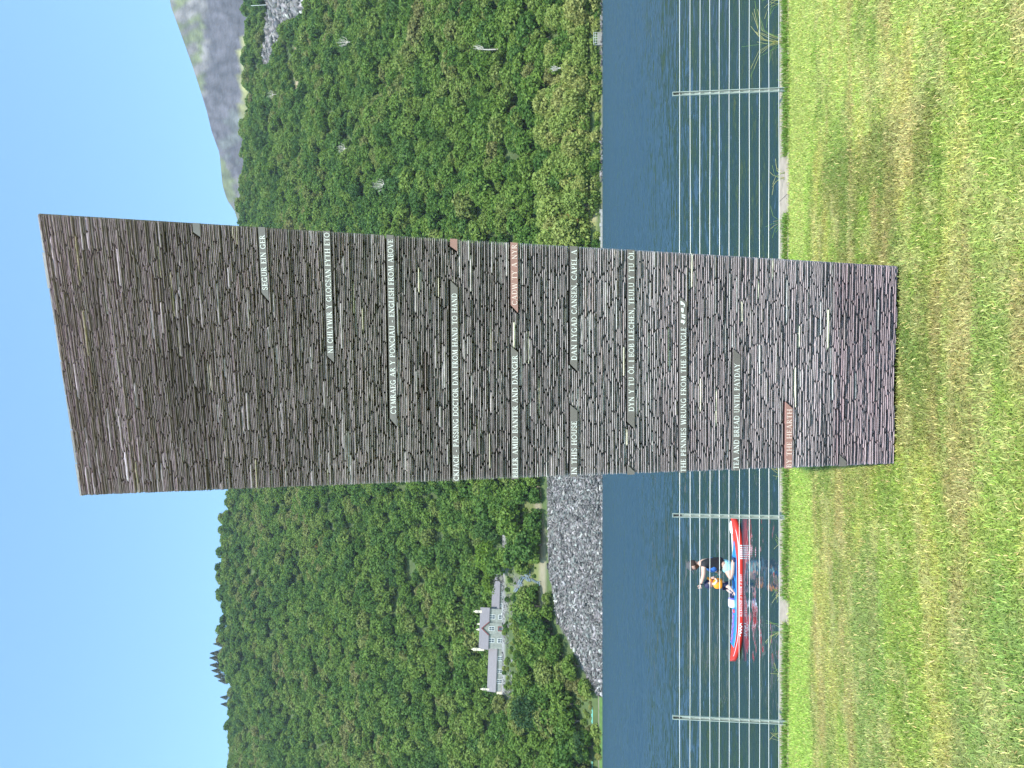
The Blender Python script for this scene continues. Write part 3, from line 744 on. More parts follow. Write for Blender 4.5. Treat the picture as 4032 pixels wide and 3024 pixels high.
# porch wing at the right
mb = MB(); a, b = hx(2293), hx(2262); mb.box(a, b, -4.0, 1.0, -1.5, hz(1968)); mb.add([(a, -4, hz(1968)), (b, -4, hz(1968)), ((a + b) / 2, -4, hz(1955)), (a, 2.5, hz(1968)), (b, 2.5, hz(1968)), ((a + b) / 2, 2.5, hz(1955))], [(0, 1, 2), (3, 5, 4)])
mb.build('porch_wall', M_hwall, house)
mb = MB(); m_ = (a + b) / 2
for e in (a - .4, b + .4):
    vs_ = [(e, -4.5, hz(1968) - .3), (m_, -4.5, hz(1954)), (m_, 3.5, hz(1954)), (e, 3.5, hz(1968) - .3)]; vs_ += [(x, y, z + .22) for x, y, z in vs_]
    mb.add(vs_, [(0, 1, 2, 3), (7, 6, 5, 4), (0, 4, 5, 1), (1, 5, 6, 2), (3, 7, 4, 0)])
mb.build('porch_roof', M_roof, house)
mb = MB(); mb.box(hx(2240), hx(2236), .9, 7, -1.5, hz(1956)); mb.box(hx(2728), hx(2717), 2, 6, -1.5, hz(1962)); mb.build('end_wall', M_cream, house)
# yellow rescue board and satellite dish like disc
mb = MB(); mb.box(hx(2258), hx(2250), .78, .9, 1.3, 3.6); mb.build('yellow_board', mat('yellow_paint', (.7, .5, .03), .6), house)
mb = MB(); mb.ball((hx(2418), -.6, 1.6), .8, sc=(1, .3, .8)); mb.build('white_disc', M_white, house)
# retaining wall in front of the terrace
tw = empty('terrace_wall', (hb.x, 368.5, ZB)); tag(tw, 'long grey slate retaining wall and gravel slope below the stone house', 'wall')
mb = MB()
g = random.Random(3); x0 = hx(2735)
while x0 < hx(2200):
    L = g.uniform(1.0, 2.6)
    for q in range(3):
        v = g.uniform(.15, .34); mb.box(x0, x0 + L - .08, -2.6 + q * .4 - g.uniform(0, .25), .5, -2.5 + q * .95, -2.5 + (q + 1) * .95 - .05, (v, v, v * .97))
    x0 += L
mb.build('stonework', mat('retaining_slate', attr=True, rough=.9, var=.3, vscale=.8), tw)
# white van-like box and metal walkway below the right wing
M_blue = mat('blue_grey_steel', (.22, .29, .36), .5, metal=.2); M_mesh = mat('grille', (.12, .16, .2), .6)
def gy(ix, iy):
    for q in np.arange(330, 369, .5):
        p = at(ix, iy, q)
        if terr(p.x, q) + .6 > p.z: return q - .6
    return 366
st = empty('metal_walkway', at(2090, 2285, gy(2090, 2285))); tag(st, 'blue grey metal walkway stair with caged landings below the right end of the stone house', 'walkway')
def LP(ix, iy, dy=0): return at(ix, iy, gy(2090, 2285)) - st.location + Vector((0, dy + gy(ix, iy) - gy(2090, 2285), 0)) if False else at(ix, iy, gy(ix, iy)) + Vector((0, dy, 0)) - st.location
def frame(ix0, ix1, iy0, iy1, nm='landing_frame'):
    f = MB(); P = [LP(ix0, iy0), LP(ix0, iy1), LP(ix1, iy1), LP(ix1, iy0)]
    for dy in (0, 2.0):
        for i in range(4): f.tube([P[i] + Vector((0, dy, 0)), P[(i + 1) % 4] + Vector((0, dy, 0))], .14, 4)
    for q in P: f.tube([q, q + Vector((0, 2, 0))], .14, 4)
    m0 = LP((ix0 + ix1) / 2, iy0); m1 = LP((ix0 + ix1) / 2, iy1); f.tube([LP(ix0, (iy0 + iy1) / 2), LP(ix1, (iy0 + iy1) / 2)], .1, 4)
    for q in (P,):
        f.build(nm, M_blue, st)
    f = MB(); f.add([LP(ix0, iy0, 1.8), LP(ix0, iy1, 1.8), LP(ix1, iy1, 1.8), LP(ix1, iy0, 1.8)], [(0, 1, 2, 3)]); f.build('grille', M_mesh, st)
frame(2073, 2087, 2249, 2268); frame(2044, 2055, 2299, 2314); frame(2117, 2125, 2291, 2306)
def flight(a, b):
    f = MB(); A, B = LP(*a), LP(*b); n = 9
    for k in range(n): q = A.lerp(B, (k + .5) / n); f.box(q.x - .35, q.x + .35, q.y, q.y + 1.8, q.z - .08, q.z + .08)
    for dz in (0, 1.1):
        for dy in (0, 1.8): f.tube([A + Vector((0, dy, dz)), B + Vector((0, dy, dz))], .09, 4)
    for k in range(5): q = A.lerp(B, k / 4); f.tube([q, q + Vector((0, 0, 1.1))], .07, 4)
    f.build('stair_flight', M_blue, st)
flight((2088, 2290), (2070, 2252)); flight((2088, 2290), (2062, 2272)); flight((2062, 2272), (2046, 2302)); flight((2118, 2296), (2092, 2280)); flight((2040, 2318), (2030, 2330))
mb = MB(); p = at(2031, 2305, 360)
mb.box(-.9, .9, -.5, .5, -.6, .75); mb.box(-.98, .98, -.58, .58, .75, .9)
o = mb.build('white_cabinet', M_white); o.location = p; tag(o, 'small white cabinet beside the metal walkway below the stone house', 'cabinet')
# ================================================================== near ground
YC0, YC1 = 8.08, 8.43
def gz(x, y): return -.05 * y
Z_OLIVE = [(3166, 716), (3232, 643), (3411, 530), (3498, 451), (3664, 345), (3700, 380), (3712, 800), (3700, 1900), (3170, 1900)]
def lawn_colour(x, y, n):
    """colour of the sward at world x,y (arrays); n noise 0..1"""
    x = np.asarray(x); y = np.asarray(y); z = -.05 * y
    dep = y * CT + (z - EYE) * ST; ix = 2016 - FPX * ((z - EYE) * CT - y * ST) / dep; iy = 1512 - FPX * x / dep
    lime = np.array([.26, .36, .075]); olive = np.array([.185, .205, .055]); fresh = np.array([.235, .275, .08]); straw = np.array([.42, .35, .16])
    c = np.repeat(fresh[None], len(x), 0)
    f1 = fbm(x * 1.6, y * 3.2, 4); f2 = fbm(x * .7 + 30, y * 3.6 + 8, 4); f3 = fbm(x * 4 + 3, y * 6, 3); f4 = fbm(x * 1.1 + 11, y * 2.0 + 4, 3); f5 = fbm(x * .5 + 5, y * 1.1 + 70, 2)
    inol = np.array([in_poly(a, b, Z_OLIVE) for a, b in zip(ix, iy)])
    left = (iy > 1800) & (ix > 3190) & (ix < 3700)
    c = np.where(inol[:, None], olive * (.80 + .35 * f1[:, None]), c); c = np.where(left[:, None], olive * (1.05 + .35 * f2[:, None]), c)
    edge = np.clip((3198 + 14 * np.sin(x * 3) + 40 * (f3 - .5) - ix) / 14, 0, 1)[:, None]; c = c * (1 - edge) + lime * edge
    right = ((iy < 1000) & ~inol)[:, None]; c = np.where(right, lime * .62 + straw * .16 + fresh * .28, c)
    far = np.clip((ix - 3690) / 70, 0, 1)[:, None] * .6; c = c * (1 - far) + (fresh * 1.05) * far
    def patch(f, lo, w_, a, colr):
        k = (np.clip((f - lo) / w_, 0, 1) * a)[:, None]; return k, np.array(colr)
    m_ = 1 - edge[:, 0] * .8
    for f, lo, w_, a, colr in ((f2, .53, .10, .6, (.30, .235, .105)), (f4, .55, .08, .65, (.20, .29, .05)), (f1, .60, .07, .5, (.36, .33, .10)), (f5, .56, .08, .5, (.13, .215, .06)), (1 - f1, .60, .07, .55, (.12, .19, .035)), (f3, .60, .06, .4, (.40, .36, .17))):
        k, cc_ = patch(f, lo, w_, a, colr); k = k * m_[:, None]; c = c * (1 - k) + cc_ * k
    dry = (n > .92)[:, None]; c = np.where(dry, straw * 1.1, c)
    return c * np.array([1.36, 1.36, 1.22])
def lawn():
    xs = np.concatenate([np.arange(-90, -8, 4.0), np.arange(-8, 8.01, .1), np.arange(12, 91, 4.0)])
    ys = np.concatenate([np.arange(-60, 1, 4.0), np.arange(1.0, YC0 + .06, .08)])
    X, Y = np.meshgrid(xs, ys); Z = -.05 * Y + (fbm(X * .8, Y * .8, 3) - .5) * .02 - .012; Z = np.where(Y < 0, (fbm(X * .1, Y * .1) - .5) * .2, Z)
    nx, ny = len(xs), len(ys); a = (np.arange(ny - 1)[:, None] * nx + np.arange(nx - 1)[None, :]).ravel()
    C = lawn_colour(X.ravel(), np.clip(Y.ravel(), 1.5, 9), np.zeros(X.size)) * .6
    return np_mesh('lawn', np.stack([X, Y, Z], -1).reshape(-1, 3), np.stack([a, a + 1, a + nx + 1, a + nx], 1), M_soil, C, sm=True)
tag(lawn(), kind='structure')

TB = []                                  # tower footprint, filled below
def blades(name, X, Y, Zf, Lmin, Lmax, wid, lean, C, seed, mt=M_grass, droop=1.0):
    g = np.random.default_rng(seed); n = len(X)
    L = g.uniform(Lmin, Lmax, n); th = g.uniform(0, 2 * np.pi, n); le = lean[0] + (lean[1] - lean[0]) * g.random(n)
    d = np.stack([np.cos(th), np.sin(th), np.zeros(n)], 1); s = np.stack([-np.sin(th), np.cos(th), np.zeros(n)], 1)
    tw = g.normal(size=(n, 1)) * .5; s = s + d * tw
    b = np.stack([X, Y, Zf], 1); up = np.array([0, 0, 1.0])
    m = b + (d * np.sin(le)[:, None] * .45 + up * np.cos(le)[:, None] * .6) * L[:, None]
    t = b + (d * np.sin(le)[:, None] * 1.0 + up * np.cos(le)[:, None] * (1.0 - .25 * droop)) * L[:, None] + g.normal(size=(n, 3)) * (.12 * L)[:, None]
    w_ = (wid * g.uniform(.6, 1.3, n))[:, None]
    V = np.stack([b - s * w_, b + s * w_, m + s * w_ * .8, m - s * w_ * .8, t], 1).reshape(-1, 3)
    i = np.arange(n)[:, None] * 5; Q = i + np.array([[0, 1, 2, 3]]); T = i + np.array([[3, 2, 4]])
    return np_mesh(name, V, [Q, T], mt, np.repeat(C, 5, 0))
def grass():
    g = np.random.default_rng(21); n = 620000
    y = g.uniform(2.7, YC0 + .02, n); x = g.uniform(-1, 1, n) * (.56 * 8.1 + .9)
    keep = (np.abs(x) < .56 * y + .75) & (g.random(n) < np.clip(1.25 - .09 * y, .5, 1)); x, y = x[keep], y[keep]
    n = len(x); c = lawn_colour(x, y, g.random(n)); c = c * g.uniform(.5, 1.5, (n, 1)) * (1 + g.normal(size=(n, 3)) * .06)
    tp = fbm(x * 3, y * 3, 2); z = -.05 * y - .01
    L1 = .016 + .018 * tp
    o = blades('lawn_grass', x, y, z, .018, .042, .0021, (.25, 1.35), np.clip(c, .01, .9), 5)
    tag(o, 'mown lawn grass, patchy lime green and straw coloured, in front of the water', 'grass', kind='stuff')
grass()
# ------------------------------------------------------------------ coping and quay
def coping():
    mb = MB(); g = random.Random(4); x = -30.0
    while x < 30:
        L = g.uniform(1.2, 2.4); z = -.05 * YC0 + g.uniform(-.004, .004); e = g.uniform(-.012, .012)
        mb.box(x, x + L - .008, YC0 - .02, YC1 + e, z - .2, z, (1, 1, 1)); x += L
    return mb.build('coping', M_cope)
tag(coping(), 'pale weathered stone coping along the top of the lakeside wall', 'coping')
mb = MB(); mb.box(-60, 60, YC0 + .02, YC1 - .05, -4, -.05 * YC0 - .204); tag(mb.build('quay_wall', M_wall), 'stone lakeside wall dropping from the coping to the water', 'wall')
mb = MB(); mb.add([(-900, YC1 - .06, -4), (900, YC1 - .06, -4), (900, 320, -4), (-900, 320, -4)], [(0, 1, 2, 3)]); tag(mb.build('lake_bed', mat('mud', (.05, .05, .03), .9)), kind='structure')
def fringe():
    g = np.random.default_rng(31); n = 34000; x = g.uniform(-6, 6, n)
    cl = vn(x * 1.3 + 50, np.zeros(n)); cl2 = vn(x * 4 + 7, np.ones(n) * 3)
    keep = cl * .7 + cl2 * .3 > .34; x = x[keep]; n = len(x); y = YC0 + g.normal(size=n) * .045 + .02 + .06 * vn(x * 2, np.ones(n) * 9)
    k = g.random((n, 1)); c = np.array([.09, .22, .03]) * (1 - k) + np.array([.26, .38, .08]) * k
    dry = g.random(n) > .9; c[dry] = (.45, .38, .18)
    o = blades('edge_weeds', x, y, np.full(n, -.05 * YC0 - .01), .03, .10, .0032, (.1, 1.3), c, 9)
    tag(o, 'tufts of weeds and longer grass growing over the stone coping', 'weeds', kind='stuff')
    o = None
    def clump(px, n, Lm, seed, label, name='grass_stalks', green=.4):
        g2 = random.Random(seed); mb = MB(); x0 = (1512 - px) / FPX * 8.0
        for k in range(n):
            a = g2.uniform(-1.1, 1.1); L = Lm * g2.uniform(.5, 1.0); b = Vector((g2.uniform(-.06, .06), g2.uniform(-.02, .03), 0))
            q1 = b + Vector((a * L * .35, .1 * L, L * .6)); q2 = b + Vector((a * L * .95, .15 * L, L * (1.0 - .3 * abs(a))))
            col = (.42, .40, .14) if g2.random() > green else (.16, .27, .06)
            mb.tube([b, b.lerp(q1, .5) + Vector((0, 0, .02)), q1, q2], [.0028, .0024, .0019, .0022], 4, col)
        o = mb.build(name, M_grass); o.location = (x0, YC0 + .12, -.05 * YC0 - .01); tag(o, label, 'grass stalks', 'long grass stalks rooted on the coping'); return o
    clump(10, 12, .30, 1, 'long bent grass stalks on the coping at the right hand end')
    clump(170, 16, .46, 2, 'tallest arching green and straw stalks just right of the right hand fence post')
    clump(700, 9, .20, 3, 'few short straw stalks midway between the right hand post and the monument')
    clump(890, 7, .22, 4, 'thin straw stalks on the coping close to the right edge of the monument')
    clump(1865, 8, .26, 5, 'green stalks on the coping just left of the monument')
    clump(2145, 8, .15, 6, 'row of short yellow stalks left of the middle fence post')
    clump(2330, 9, .20, 7, 'thin green stalks on the coping in front of the board reflection')
    clump(2470, 9, .24, 8, 'yellow stalks leaning over the coping in front of the nose of the paddleboard')
    clump(2630, 8, .16, 9, 'short green stalks midway between the middle and left hand fence posts')
    clump(2890, 8, .20, 10, 'straw stalks on the coping just left of the left hand fence post')
fringe()

# ------------------------------------------------------------------ wire fence
YF = 8.10
fence = empty('wire_fence', (0, YF, -.05 * YF)); tag(fence, 'galvanised wire fence of slotted posts and eleven strands along the lake edge', 'fence')
def post(px):
    x = (1512 - px) / FPX * (YF * CT - 2.0 * ST) ; H = 1.175; mb = MB()
    mb.box(x - .021, x + .021, .012, .016, -.05, H); mb.box(x - .021, x - .017, -.006, .012, -.05, H); mb.box(x + .017, x + .021, -.006, .012, -.05, H)
    mb.box(x - .021, x - .013, -.010, -.006, -.05, H); mb.box(x + .013, x + .021, -.010, -.006, -.05, H)
    o = mb.build('post', M_galv, fence)
    mb = MB()
    mb.box(x - .010, x + .010, .006, .0115, H - .095, H - .012); mb.build('slot', M_galv_d, o)
    mb = MB()
    mb.box(x - .021, x + .021, -.010, .016, H, H + .004)
    for k in range(11): z = WZ[k]; mb.box(x - .005, x + .005, .004, .0115, z - .005, z + .005); mb.box(x - .002, x + .009, .002, .0115, z - .03, z - .024)
    mb.build('bracket', M_galv, o)
WZ = []
for k, px in enumerate([2676, 2717.5, 2756, 2795, 2832.5, 2871, 2911, 2950.5, 2990.5, 3027, 3067]):
    WZ.append(EYE + ratio(px) * YF + .05 * YF)
for px in (2845, 2037, 1194, 352, -490, 3688): post(px)
g_ = random.Random(6)
for k in range(11):
    xs = np.linspace(-9, 9, 61); mb = MB()
    mb.tube([(x, -.002 + .0015 * math.sin(x * 3 + k), WZ[k] + .0018 * math.sin(x * 1.7 + k * 2.1) + g_.uniform(-.0008, .0008)) for x in xs], .0026, 5); mb.build('wire', M_wire, fence, sm=True)

# ================================================================== the slate monument
LB, LT = (3523, 1827), (322, 1952); RB, RT = (3540, 1048), (150, 840)
def on_ground(ix, iy):
    y = 5.0
    for _ in range(30): y = EYE / (-ratio(ix) - .05)
    return at(ix, iy, y)
pRB, pLB = on_ground(*RB), on_ground(*LB); zt = 4.63; yT = (zt - EYE) / ratio(RT[0]); pRT = at(RT[0], RT[1], yT); pLT = at(LT[0], LT[1], (zt - EYE) / ratio(LT[0]))
ROWS = [(322, 150), (430, 290), (600, 490), (838, 755), (1072, 1017), (1305, 1272), (1540, 1522), (1782, 1772), (2014, 2010), (2245, 2245), (2470, 2470), (2675, 2675),
        (2882, 2890), (3090, 3098), (3304, 3316), (3523, 3540)]
def line_at(pb, pt, ix):                     # point on an edge line that projects to ix
    lo, hi = -.05, 1.05
    for _ in range(40):
        m = (lo + hi) / 2; p = pb.lerp(pt, m); q = proj(*p)[0]
        if q > ix: lo = m
        else: hi = m
    return pb.lerp(pt, (lo + hi) / 2)
TR = np.linspace(150, 3540, 480)
LI = np.interp(TR, [b for a, b in ROWS], [a for a, b in ROWS])
PRr = np.array([line_at(pRB, pRT, t) for t in TR]); PLl = np.array([line_at(pLB, pLT, t) for t in LI])
def edge_pts(t):
    return Vector([float(np.interp(t, TR, PLl[:, k])) for k in range(3)]), Vector([float(np.interp(t, TR, PRr[:, k])) for k in range(3)])
c0 = (pRB + pLB + pRT + pLT) / 4
nrm = ((pRT + pRB) / 2 - (pLT + pLB) / 2).cross((pLT + pRT) / 2 - (pLB + pRB) / 2).normalized()
if nrm.y > 0: nrm = -nrm                     # outward, towards the viewer
THK = .62
back = Vector((0, THK, 0))
def corner_lines(t):
    a, b = edge_pts(t); return a, b, b + back, a + back
def s_of(t, iy):
    a, b = edge_pts(t); k = (1512 - iy) / FPX
    da = a.y * CT + (a.z - EYE) * ST; db = b.y * CT + (b.z - EYE) * ST
    return (k * da - a.x) / ((b.x - a.x) - k * (db - da))
def face_pt(s, t, out=0.0):
    a, b = edge_pts(t); return a.lerp(b, s) + nrm * out
tower = empty('slate_monument', ((pLB.x + pRB.x) / 2, pRB.y + .3, -.05 * pRB.y)); TLOC = tower.location.copy()
tag(tower, 'tall leaning monument of stacked dark slate with bands of carved lettering on the lawn', 'monument')
# plates: (top t, iy left top, iy left bottom, iy right top, iy right bottom, colour)
PL = [(759, 914, 934, None, None, 'g'), (1017, 1152, 1185, None, None, 'g'), (1272, 1400, 1427, None, None, 'g'), (1522, 1646, 1679, None, None, 'g'),
      (1772, 969, 989, None, None, 'r'), (1772, None, None, 1105, 1132, 'g'), (2010, 1201, 1231, None, None, 'r'), (2010, None, None, 1363, 1387, 'g'),
      (2245, 1433, 1461, None, None, 'g'), (2245, None, None, 1594, 1617, 'g'), (2470, 1661, 1687, None, None, 'g'), (2470, None, None, 1829, 1857, 'g'),
      (2675, None, None, 1167, 1192, 'g'), (2890, None, None, 1374, 1399, 'g'), (3098, None, None, 1583, 1608, 'r'), (3316, None, None, 1791, 1817, 'g')]
PH = 28
plates = []
for (t0, lt, lb, rt, rb, c) in PL:
    tt = t0 + PH
    sl0 = s_of(t0, lt) if lt else 0.0; sl1 = s_of(tt, lb) if lb else 0.0
    sr0 = s_of(t0, rt) if rt else 1.0; sr1 = s_of(tt, rb) if rb else 1.0
    plates.append((t0, tt, sl0, sl1, sr0, sr1, c))
def blocked(t):
    """intervals of s taken by a carved band at course t"""
    r = []
    for (t0, t1, a0, a1, b0, b1, c) in plates:
        if t0 - 2.5 < t < t1 + 2.5:
            k = min(1, max(0, (t - t0) / (t1 - t0))); r.append((a0 + (a1 - a0) * k - .004, b0 + (b1 - b0) * k + .004))
    return r
def slate_stack():
    g = random.Random(12); V = []; F = []; C = []
    NC = 478; tc = np.linspace(152.5, 3538, NC); pitch = tc[1] - tc[0]
    for side in range(4):
        for j, t in enumerate(tc):
            cl = corner_lines(t); cu = corner_lines(t - pitch)
            A, B = cl[side], cl[(side + 1) % 4]; Au, Bu = cu[side], cu[(side + 1) % 4]
            W = (B - A).length; hgt = ((Au - A).length + (Bu - B).length) / 2
            no = nrm if side == 0 else (Vector((1, 0, 0)) if side == 1 else (Vector((0, 1, 0)) if side == 2 else Vector((-1, 0, 0))))
            if side == 1: no = Vector((1, -.06, 0)).normalized()
            # pieces along the course
            cuts = []; s = 0.0 if side != 1 else .056 / W
            s_end = 1.0 if side != 3 else 1 - .056 / W
            first_ = g.uniform(.05, .2) / W
            while s < s_end - 1e-6:
                e = s + (first_ if s == 0 else g.uniform(.10, .27) / W)
                if s_end - e < .055 / W: e = s_end
                cuts.append((s, min(e, s_end))); s = e
            bl = blocked(t) if side == 0 else []
            base_v = .285 - .05 * math.exp(-((t - 640) / 130) ** 2) - .025 * math.exp(-((t - 1120) / 160) ** 2) + .05 * (t < 620) - .02 * (t > 2700) - .05 * (t > 3250)
            lay = g.uniform(.94, 1.06); ldz = g.uniform(-.03, .03); lh = g.uniform(.23, .27); lo = g.uniform(-.004, .003)
            for (a, b) in cuts:
                for (u0, u1) in bl:
                    if a >= u0 and b <= u1: a = b = 0
                    elif a < u0 < b and b <= u1: b = u0
                    elif u0 <= a < u1 < b: a = u1
                    elif a < u0 and b > u1: b = u0
                if (b - a) * W < .012: continue
                out0 = lo + g.uniform(-.005, .004) if g.random() > .05 else g.uniform(-.020, -.010)
                hh = hgt * lh * g.uniform(.9, 1.1); dz = (ldz + g.uniform(-.02, .02)) * hgt
                if g.random() > .95: hh = hgt * .54
                tapa, tapb = g.uniform(.3, 1), g.uniform(.3, 1)
                if a == 0: tapa = .2
                if b == 1: tapb = .2
                n = max(4, int((b - a) * W / .028)); base = len(V); mid_ = n - 2; eL = min(.2, .007 / ((b - a) * W)); TLm = min(.30, g.uniform(.010, .034) / ((b - a) * W)); eL = TLm * .35; fl = [0, eL, TLm] + [TLm + (1 - 2 * TLm) * (i_ + 1) / mid_ for i_ in range(mid_ - 1)] + [1 - TLm, 1 - eL, 1]; n = len(fl) - 1; cw = g.uniform(-.08, .08) * hgt
                r = g.random(); v = base_v * lay * g.uniform(.86, 1.14)
                red = (t > 2600) * .5 + (t > 3290) * 1.0 + (g.random() > .85) * .4
                v *= .8 + .4 * float(vn(a * 3 + side * 9, t * .012)); col = (v * (1.06 + .07 * red), v * (.945 - .05 * red), v * (.94 - .02 * red))
                if r > .99: col = (.62, .58, .45)
                elif r > .97: col = (v * 1.45, v * 1.4, v * 1.35)
                elif r > .955: col = (v * 1.12, v * .9, v * .86)
                if t < 1500: anti_bounce = (1500 - t) / 1400 * .10; col = (col[0] * (1 + anti_bounce * .3), col[1] * (1 - anti_bounce), col[2] * (1 + anti_bounce))  # magenta put into the upper slates to offset green light bounced off the lawn
                for k in range(n + 1):
                    f = fl[k]; ss = a + (b - a) * f; P = A.lerp(B, ss); U = (Au.lerp(Bu, ss) - P)
                    end = min(1, f / (TLm * tapa), (1 - f) / (TLm * tapb))
                    q = math.sin(end * math.pi / 2) ** .7 if end < 1 else 1
                    o = out0 + g.uniform(-.0022, .0022) - (1 - q) * .012
                    h2 = hh * (.16 + .84 * q) * g.uniform(.82, 1.14); m = P + U * (.5) + U.normalized() * (dz + cw * (f - .5) + math.sin(ss * 9 + j * .35) * hgt * .10)
                    un = U.normalized()
                    V.append(m + un * h2 - no * .05); V.append(m + un * h2 * .92 + no * o); V.append(m + un * h2 * .1 + no * (o + .0028))
                    V.append(m - un * h2 * .9 + no * (o - .001)); V.append(m - un * h2 - no * .05)
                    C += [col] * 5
                for k in range(n):
                    for q in range(4):
                        x = base + k * 5 + q; F.append((x, x + 1, x + 6, x + 5) if False else (x, x + 5, x + 6, x + 1))
                F.append(tuple(base + q for q in range(5))); e = base + n * 5; F.append(tuple(e + q for q in (4, 3, 2, 1, 0)))
    V = [v - TLOC for v in V]
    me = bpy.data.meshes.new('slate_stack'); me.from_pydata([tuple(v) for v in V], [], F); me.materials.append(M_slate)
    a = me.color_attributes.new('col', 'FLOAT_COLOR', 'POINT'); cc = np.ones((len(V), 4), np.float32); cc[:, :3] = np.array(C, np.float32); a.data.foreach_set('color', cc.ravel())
    o = bpy.data.objects.new('slate_stack', me); COL.objects.link(o); o.parent = tower; me.update(); return o
def tapa_k(t): return 1.0 / max(.03, .13 * t)
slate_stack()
# solid core and the slate lid
mb = MB(); q = []
for t in (156, 900, 1700, 2600, 3560):
    c = corner_lines(t); ins = .030; cx = sum(c, Vector()) / 4
    for p, dx, dy in zip(c, (1, -1, -1, 1), (1, 1, -1, -1)): q.append(p + Vector((dx * ins, dy * (ins + .004), 0)) - TLOC)
fs = [(i * 4 + k, i * 4 + (k + 1) % 4, (i + 1) * 4 + (k + 1) % 4, (i + 1) * 4 + k) for i in range(4) for k in range(4)] + [(0, 3, 2, 1), (16, 17, 18, 19)]
mb.add(q, fs); mb.build('core', M_core, tower)
mb = MB(); c = corner_lines(152); g = random.Random(2)
for i in range(8):
    for j in range(3):
        a = c[0].lerp(c[1], i / 8); b = c[0].lerp(c[1], (i + .97) / 8); d0 = Vector((0, THK * j / 3, 0)); d1 = Vector((0, THK * (j + .97) / 3, 0)); up = Vector((0, 0, g.uniform(.004, .016)))
        vs_ = [a + d0, b + d0, b + d1, a + d1]; vs_ = [v - TLOC for v in vs_]; vs_ += [v + up for v in vs_]; v = g.uniform(.11, .2)
        mb.add(vs_, [(0, 3, 2, 1), (4, 5, 6, 7), (0, 1, 5, 4), (1, 2, 6, 5), (2, 3, 7, 6), (3, 0, 4, 7)], (v, v, v))
mb.build('cap_slates', M_slate, tower)

